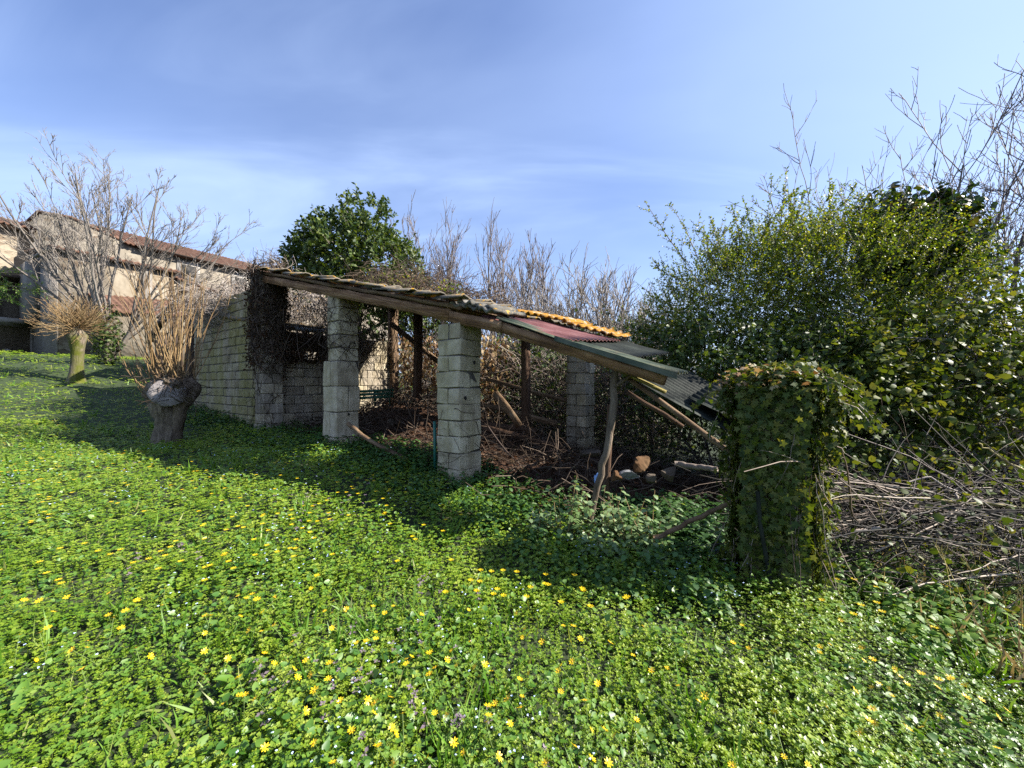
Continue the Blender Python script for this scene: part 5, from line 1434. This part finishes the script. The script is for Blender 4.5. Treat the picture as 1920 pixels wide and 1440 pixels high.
# ------------------------------------------------------------------ single things
# leaning trunk that props the roof
q0 = P(1098, 1000, 3.72); q0[2] = h1(q0[0], q0[1]) - .03
pts = np.array([q0, P(1118, 915, 3.72), P(1138, 840, 3.72), P(1150, 770, 3.73), P(1156, 683, 3.74)])
f = np.linspace(0, 1, 5); ff = np.linspace(0, 1, 16)
pp = np.stack([np.interp(ff, f, pts[:, k]) for k in range(3)], -1) + rng.normal(size=(16, 3)) * .006
e = empty('leaning_post', q0, 'crooked leaning trunk propping the green roof verge', 'post')
lump_ob('trunk', pp, np.interp(ff, [0, .3, .7, 1], [.022, .031, .038, .03]), 'bark_post', e, 9, .07)
fk = np.array([P(1152, 725, 3.73), P(1165, 716, 3.72), P(1181, 706, 3.72)]); lump_ob('fork', fk, [.024, .02, .018], 'bark_post', e, 7, .05)
q1 = P(1135, 905, 4.3); q2 = P(1146, 760, 4.35); q1[2] = h1(q1[0], q1[1])
tag(bar('thin_post', q1, q2, .06, .06, 'wood_red', None, 5, .006), 'thin red brown post just behind the leaning trunk', 'post')
# long pole leaning out of the first bay
def pole(name, pts, r0, r1, mat, label, cat, gn=.05):
    pts = np.array(pts); f = np.linspace(0, 1, len(pts)); ff = np.linspace(0, 1, 12)
    pp = np.stack([np.interp(ff, f, pts[:, k]) for k in range(3)], -1) + rng.normal(size=(12, 3)) * .005
    V, F, cap = lump(pp, np.linspace(r0, r1, 12), 8, gn)
    F3 = np.concatenate([F[:, [0, 1, 2]], F[:, [0, 2, 3]], np.array(cap)[:, :3]])
    return tag(mk(name, V, F3, mat, smooth=True, own=True), label, cat)
pole('wooden_pole', [P(652, 795, 5.9), P(690, 825, 5.55), P(764, 862, 5.2)], .034, .026, 'wood_pole', 'pale wooden pole lying out from the first block pillar', 'pole')
pole('fallen_pole', [P(1226, 1010, 3.35), P(1370, 942, 3.2)], .022, .02, 'wood_pole', 'straight brown pole slanting up to the ivy pillar', 'pole', .02)
pole('grey_pole', [P(1265, 870, 4.2), P(1345, 880, 3.9)], .03, .03, 'twig_pale', 'short grey pole lying behind the ivy pillar', 'pole', .03)
tag(bar('split_plank', P(930, 735, 6.4), P(975, 800, 6.2), .03, .12, 'wood_pole', None, 4, .01), 'split pale plank leaning by the red wooden post', 'plank')
tag(bar('old_joist', P(905, 800, 6.6), P(1060, 842, 6.4), .06, .09, 'wood_red', None, 5, .01), 'rotten joist lying across the shed floor', 'joist')
pole('vine_stem', [P(915, 800, 5.9), P(960, 862, 5.7), P(1010, 850, 5.6), P(1060, 842, 5.5), P(1120, 865, 5.3)], .012, .008, 'cane', 'long curved vine stem lying across the shed litter', 'vine', .04)
# half round gutter on the cross wall
g0, g1 = S(-5.62, -.28, 1.24), S(-5.5, 1.15, 1.20)
a = np.linspace(0, math.pi, 9)
dv = nrm(g1 - g0); sx_ = nrm(np.cross(dv, Z3)); Vg = []
for q in (g0, (g0 + g1) / 2 + np.array([0, 0, -.02]), g1):
    for rr_ in (.085, .078):
        for t_ in a: Vg.append(q + rr_ * (np.cos(t_) * sx_ + np.sin(t_) * Z3))
Fg = []
for k in range(2):
    for l in range(2):
        for i in range(8):
            u_ = k * 18 + l * 9 + i; Fg.append((u_, u_ + 1, u_ + 19, u_ + 18))
for k in (0, 2):
    for i in range(8):
        u_ = k * 18 + i; Fg.append((u_, u_ + 1, u_ + 10, u_ + 9))
tag(mk('gutter', np.array(Vg), np.array(Fg), 'gutter', own=True), 'grey half-round ridge piece resting on the cross wall', 'gutter')
# green iron post by the middle pillar, green crate in the litter
V, F = beam(P(815, 790, 5.0), P(816, 885, 4.95), .03, .03, 2); tag(mk('green_post', V, F, 'green_paint', own=True), 'thin green metal post against the middle pillar', 'post')
cr0 = P(705, 742, 8.2)
e = empty('green_crate', cr0, 'dark green plastic crate half buried in dead vines', 'crate')
for sgn in (0, 1):
    for k in range(3):
        V, F = beam(cr0 + np.array([-.35, .3 * sgn, .07 * k - .05]), cr0 + np.array([.3, .3 * sgn - .05, .07 * k - .02]), .012, .055, 2); mk('slat', V, F, 'green_plastic', e)
for xx in (-.35, -.02, .3):
    V, F = beam(cr0 + np.array([xx, -.02, -.2]), cr0 + np.array([xx, -.02, .14]), .03, .012, 2); mk('upright', V, F, 'green_plastic', e)
# rubble and rubbish near the fallen roof
def rock(px, py, d, r_, mat, label, cat='stone', sq=(1, 1, .8)):
    c_ = P(px, py, d); c_[2] -= .03; r_ *= .85; bm = bmesh.new(); bmesh.ops.create_icosphere(bm, subdivisions=3, radius=1)
    ax_ = [Vector(rng.normal(size=3)).normalized() for _ in range(9)]
    for v in bm.verts:
        for a_ in ax_:            # knock flats off the lump
            h_ = v.co.dot(a_)
            if h_ > .48: v.co -= a_ * (h_ - .48)
        k = r_ * 1.25 * (1 + .16 * math.sin(3.1 * v.co.x + px) + .14 * math.sin(4.3 * v.co.y + py) + .08 * random.uniform(-1, 1))
        v.co = Vector((v.co.x * k * sq[0], v.co.y * k * sq[1], v.co.z * k * sq[2]))
    me = bpy.data.meshes.new('stone'); bm.to_mesh(me); bm.free(); me.materials.append(M[mat])
    o = link('stone' if cat == 'stone' else cat.replace(' ', '_'), me); o.location = c_; tag(o, label, cat); return o
rock(1205, 865, 4.3, .13, 'stone_orange', 'orange broken stone on top of the rubble under the fallen roof')
rock(1180, 884, 4.2, .11, 'white_plastic', 'crumpled white plastic bag beside the orange stone', 'plastic bag', (1.1, .8, .6))
rock(1250, 882, 4.2, .11, 'stone', 'beige stone at the right of the rubble')
rock(1222, 892, 4.1, .10, 'stone', 'small beige stone below the orange one')
rock(1100, 845, 4.9, .14, 'stone', 'grey flat stone in the litter left of the leaning trunk', 'stone', (1.4, 1, .5))
rock(1155, 888, 4.15, .08, 'stone_orange', 'small orange stone just right of the leaning trunk')
rock(1118, 900, 4.1, .05, 'blue_plastic', 'pale blue plastic bottle left of the leaning trunk', 'bottle', (.7, .7, 1.8))
rock(735, 790, 7.3, .13, 'stone', 'rounded stone among the dead vines in the first bay')
# ------------------------------------------------------------------ celandine flowers
def flower_mesh(kind):
    n = 8
    a = np.arange(n) * 2 * math.pi / n + rng.normal(size=n) * .08
    d = np.stack([np.cos(a), np.sin(a), .18 + .12 * rng.random(n)], -1)
    PET = (np.array([(0, .10, 0), (.16, .55, .05), (.10, .88, .04), (0, 1, .02), (-.10, .88, .04), (-.16, .55, .05)], float), np.array([(0, 1, 5), (1, 2, 5), (5, 2, 4), (2, 3, 4)]))
    V, F, _ = leaves(PET, np.zeros((n, 3)), d, np.array([0, 0, 1.]) - d * .3, .017 * (.9 + .2 * rng.random(n)))
    return V, F
SM = tubes(np.array([[(0, 0, -.16), (.004, .002, -.08), (0, 0, 0)]]), np.full((1, 3), .0012), 4)
CN = np.array([(.0045 * math.cos(q), .0045 * math.sin(q), .002) for q in np.arange(6) * math.pi / 3] + [(0, 0, .0065)])
CF = np.array([(i, (i + 1) % 6, 6) for i in range(6)])
petal_me = [mesh('petals', *flower_mesh(k), 'petal') for k in range(5)]
stem_me = mesh('stem', SM[0], SM[1], 'stem_green'); cen_me = mesh('flower_centre', CN, CF, 'centre')
far_me = []
for k in range(3):
    V, F = flower_mesh(k); far_me.append(mesh('celandine', V, F, 'petal'))
def fl_pts(n, d0, d1):
    x, y, z = meadow_pts(n, d0, d1, 1.32, .1, .55)
    dens = .55 + .7 * wob(x, y, .8, 2.5) - .5 * np.clip(x - 1.6, 0, 1) - .2 * (y > 5.5)
    t, s = ts(x, y); shade = (s > -1.0) & (t > -10) & (t < 3.4)
    k = (rng.random(len(x)) < dens) & ~shade; return x[k], y[k], z[k]
x, y, z = fl_pts(2300, 1.0, 10.5)
o_ = np.argsort(y); x, y, z = x[o_], y[o_], z[o_]
GRP = 'yellow celandine flowers in the meadow'
for i in range(min(300, len(x))):
    top_ = z[i] + float(lush(x[i:i + 1], y[i:i + 1])[0]) * 1.2 + .035 + .02 * rng.random()
    near = y[i] < 3.0
    sc_ = (.72 + .45 * rng.random()) * (1.0 if near else 1.15)
    dp = ['in the nearest strip of meadow', 'just behind the nearest strip of meadow', 'halfway across the sunny meadow', 'far across the meadow'][int(np.searchsorted([1.6, 2.3, 3.6], y[i]))]
    cx_ = x[i] / y[i]
    sd = ['far left', 'left', 'left of centre', 'right of centre', 'right', 'far right'][int(np.searchsorted([-.85, -.42, 0, .42, .85], cx_))]
    lab = ('open yellow star-shaped' if near else 'small yellow') + ' celandine flower ' + dp + ', ' + sd
    rot = (rng.normal() * .35 + .2, rng.normal() * .35 + .2, rng.random() * 6.28)
    if near:
        e = empty('celandine', (x[i], y[i], top_), lab, 'flower', GRP); e.rotation_euler = rot; e.scale = (sc_,) * 3
        for nm, me in (('petals', petal_me[i % 5]), ('flower_centre', cen_me), ('stem', stem_me)):
            link(nm, me, e)
    else:
        o = link('celandine', far_me[i % 3]); o.location = (x[i], y[i], top_); o.rotation_euler = rot; o.scale = (sc_,) * 3
        tag(o, lab, 'flower', GRP)
if len(x) > 300:
    x, y, z = x[300:], y[300:], z[300:]; n = len(x)
    c_ = np.stack([x, y, z + lush(x, y) * 1.2 + .045], -1); V0, F0 = flower_mesh(0)
    V = (c_[:, None] + 1.25 * V0[None]).reshape(-1, 3); F = (F0[None] + (np.arange(n) * len(V0))[:, None, None]).reshape(-1, 3)
    tag(mk('distant_celandines', V, F, 'petal'), 'tiny far yellow flowers at the back of the meadow', 'flowers', kind='stuff')
# a few large leaves in the foreground
for i, (px, py, d, L, lab) in enumerate(((455, 1270, 1.75, .11, 'long ribbed dock leaf at the left of the foreground'), (510, 1300, 1.6, .09, 'dark spotted dock leaf beside the long ribbed one'),
        (1470, 1235, 1.95, .12, 'broad pale leaf clump right of centre in the foreground'), (30, 1310, 1.55, .14, 'light green lance leaf at the lower left edge'))):
    q = P(px, py, d); q[2] = h1(q[0], q[1]) + .03; k = 5
    e = empty('dock_plant', q, lab, 'plant')
    a = rng.random(k) * 6.28
    yd = np.stack([np.cos(a), np.sin(a), .35 + .5 * rng.random(k)], -1)
    for j in range(k):
        V, F, r_ = leaves(LONGL, q[None], yd[j:j + 1], np.array([[0, 0, 1.]]) + rng.normal(size=(1, 3)) * .2, [L * (.7 + .5 * rng.random())], 1.25)
        mk('leaf', V, F, 'leaf_broad', e, r_)
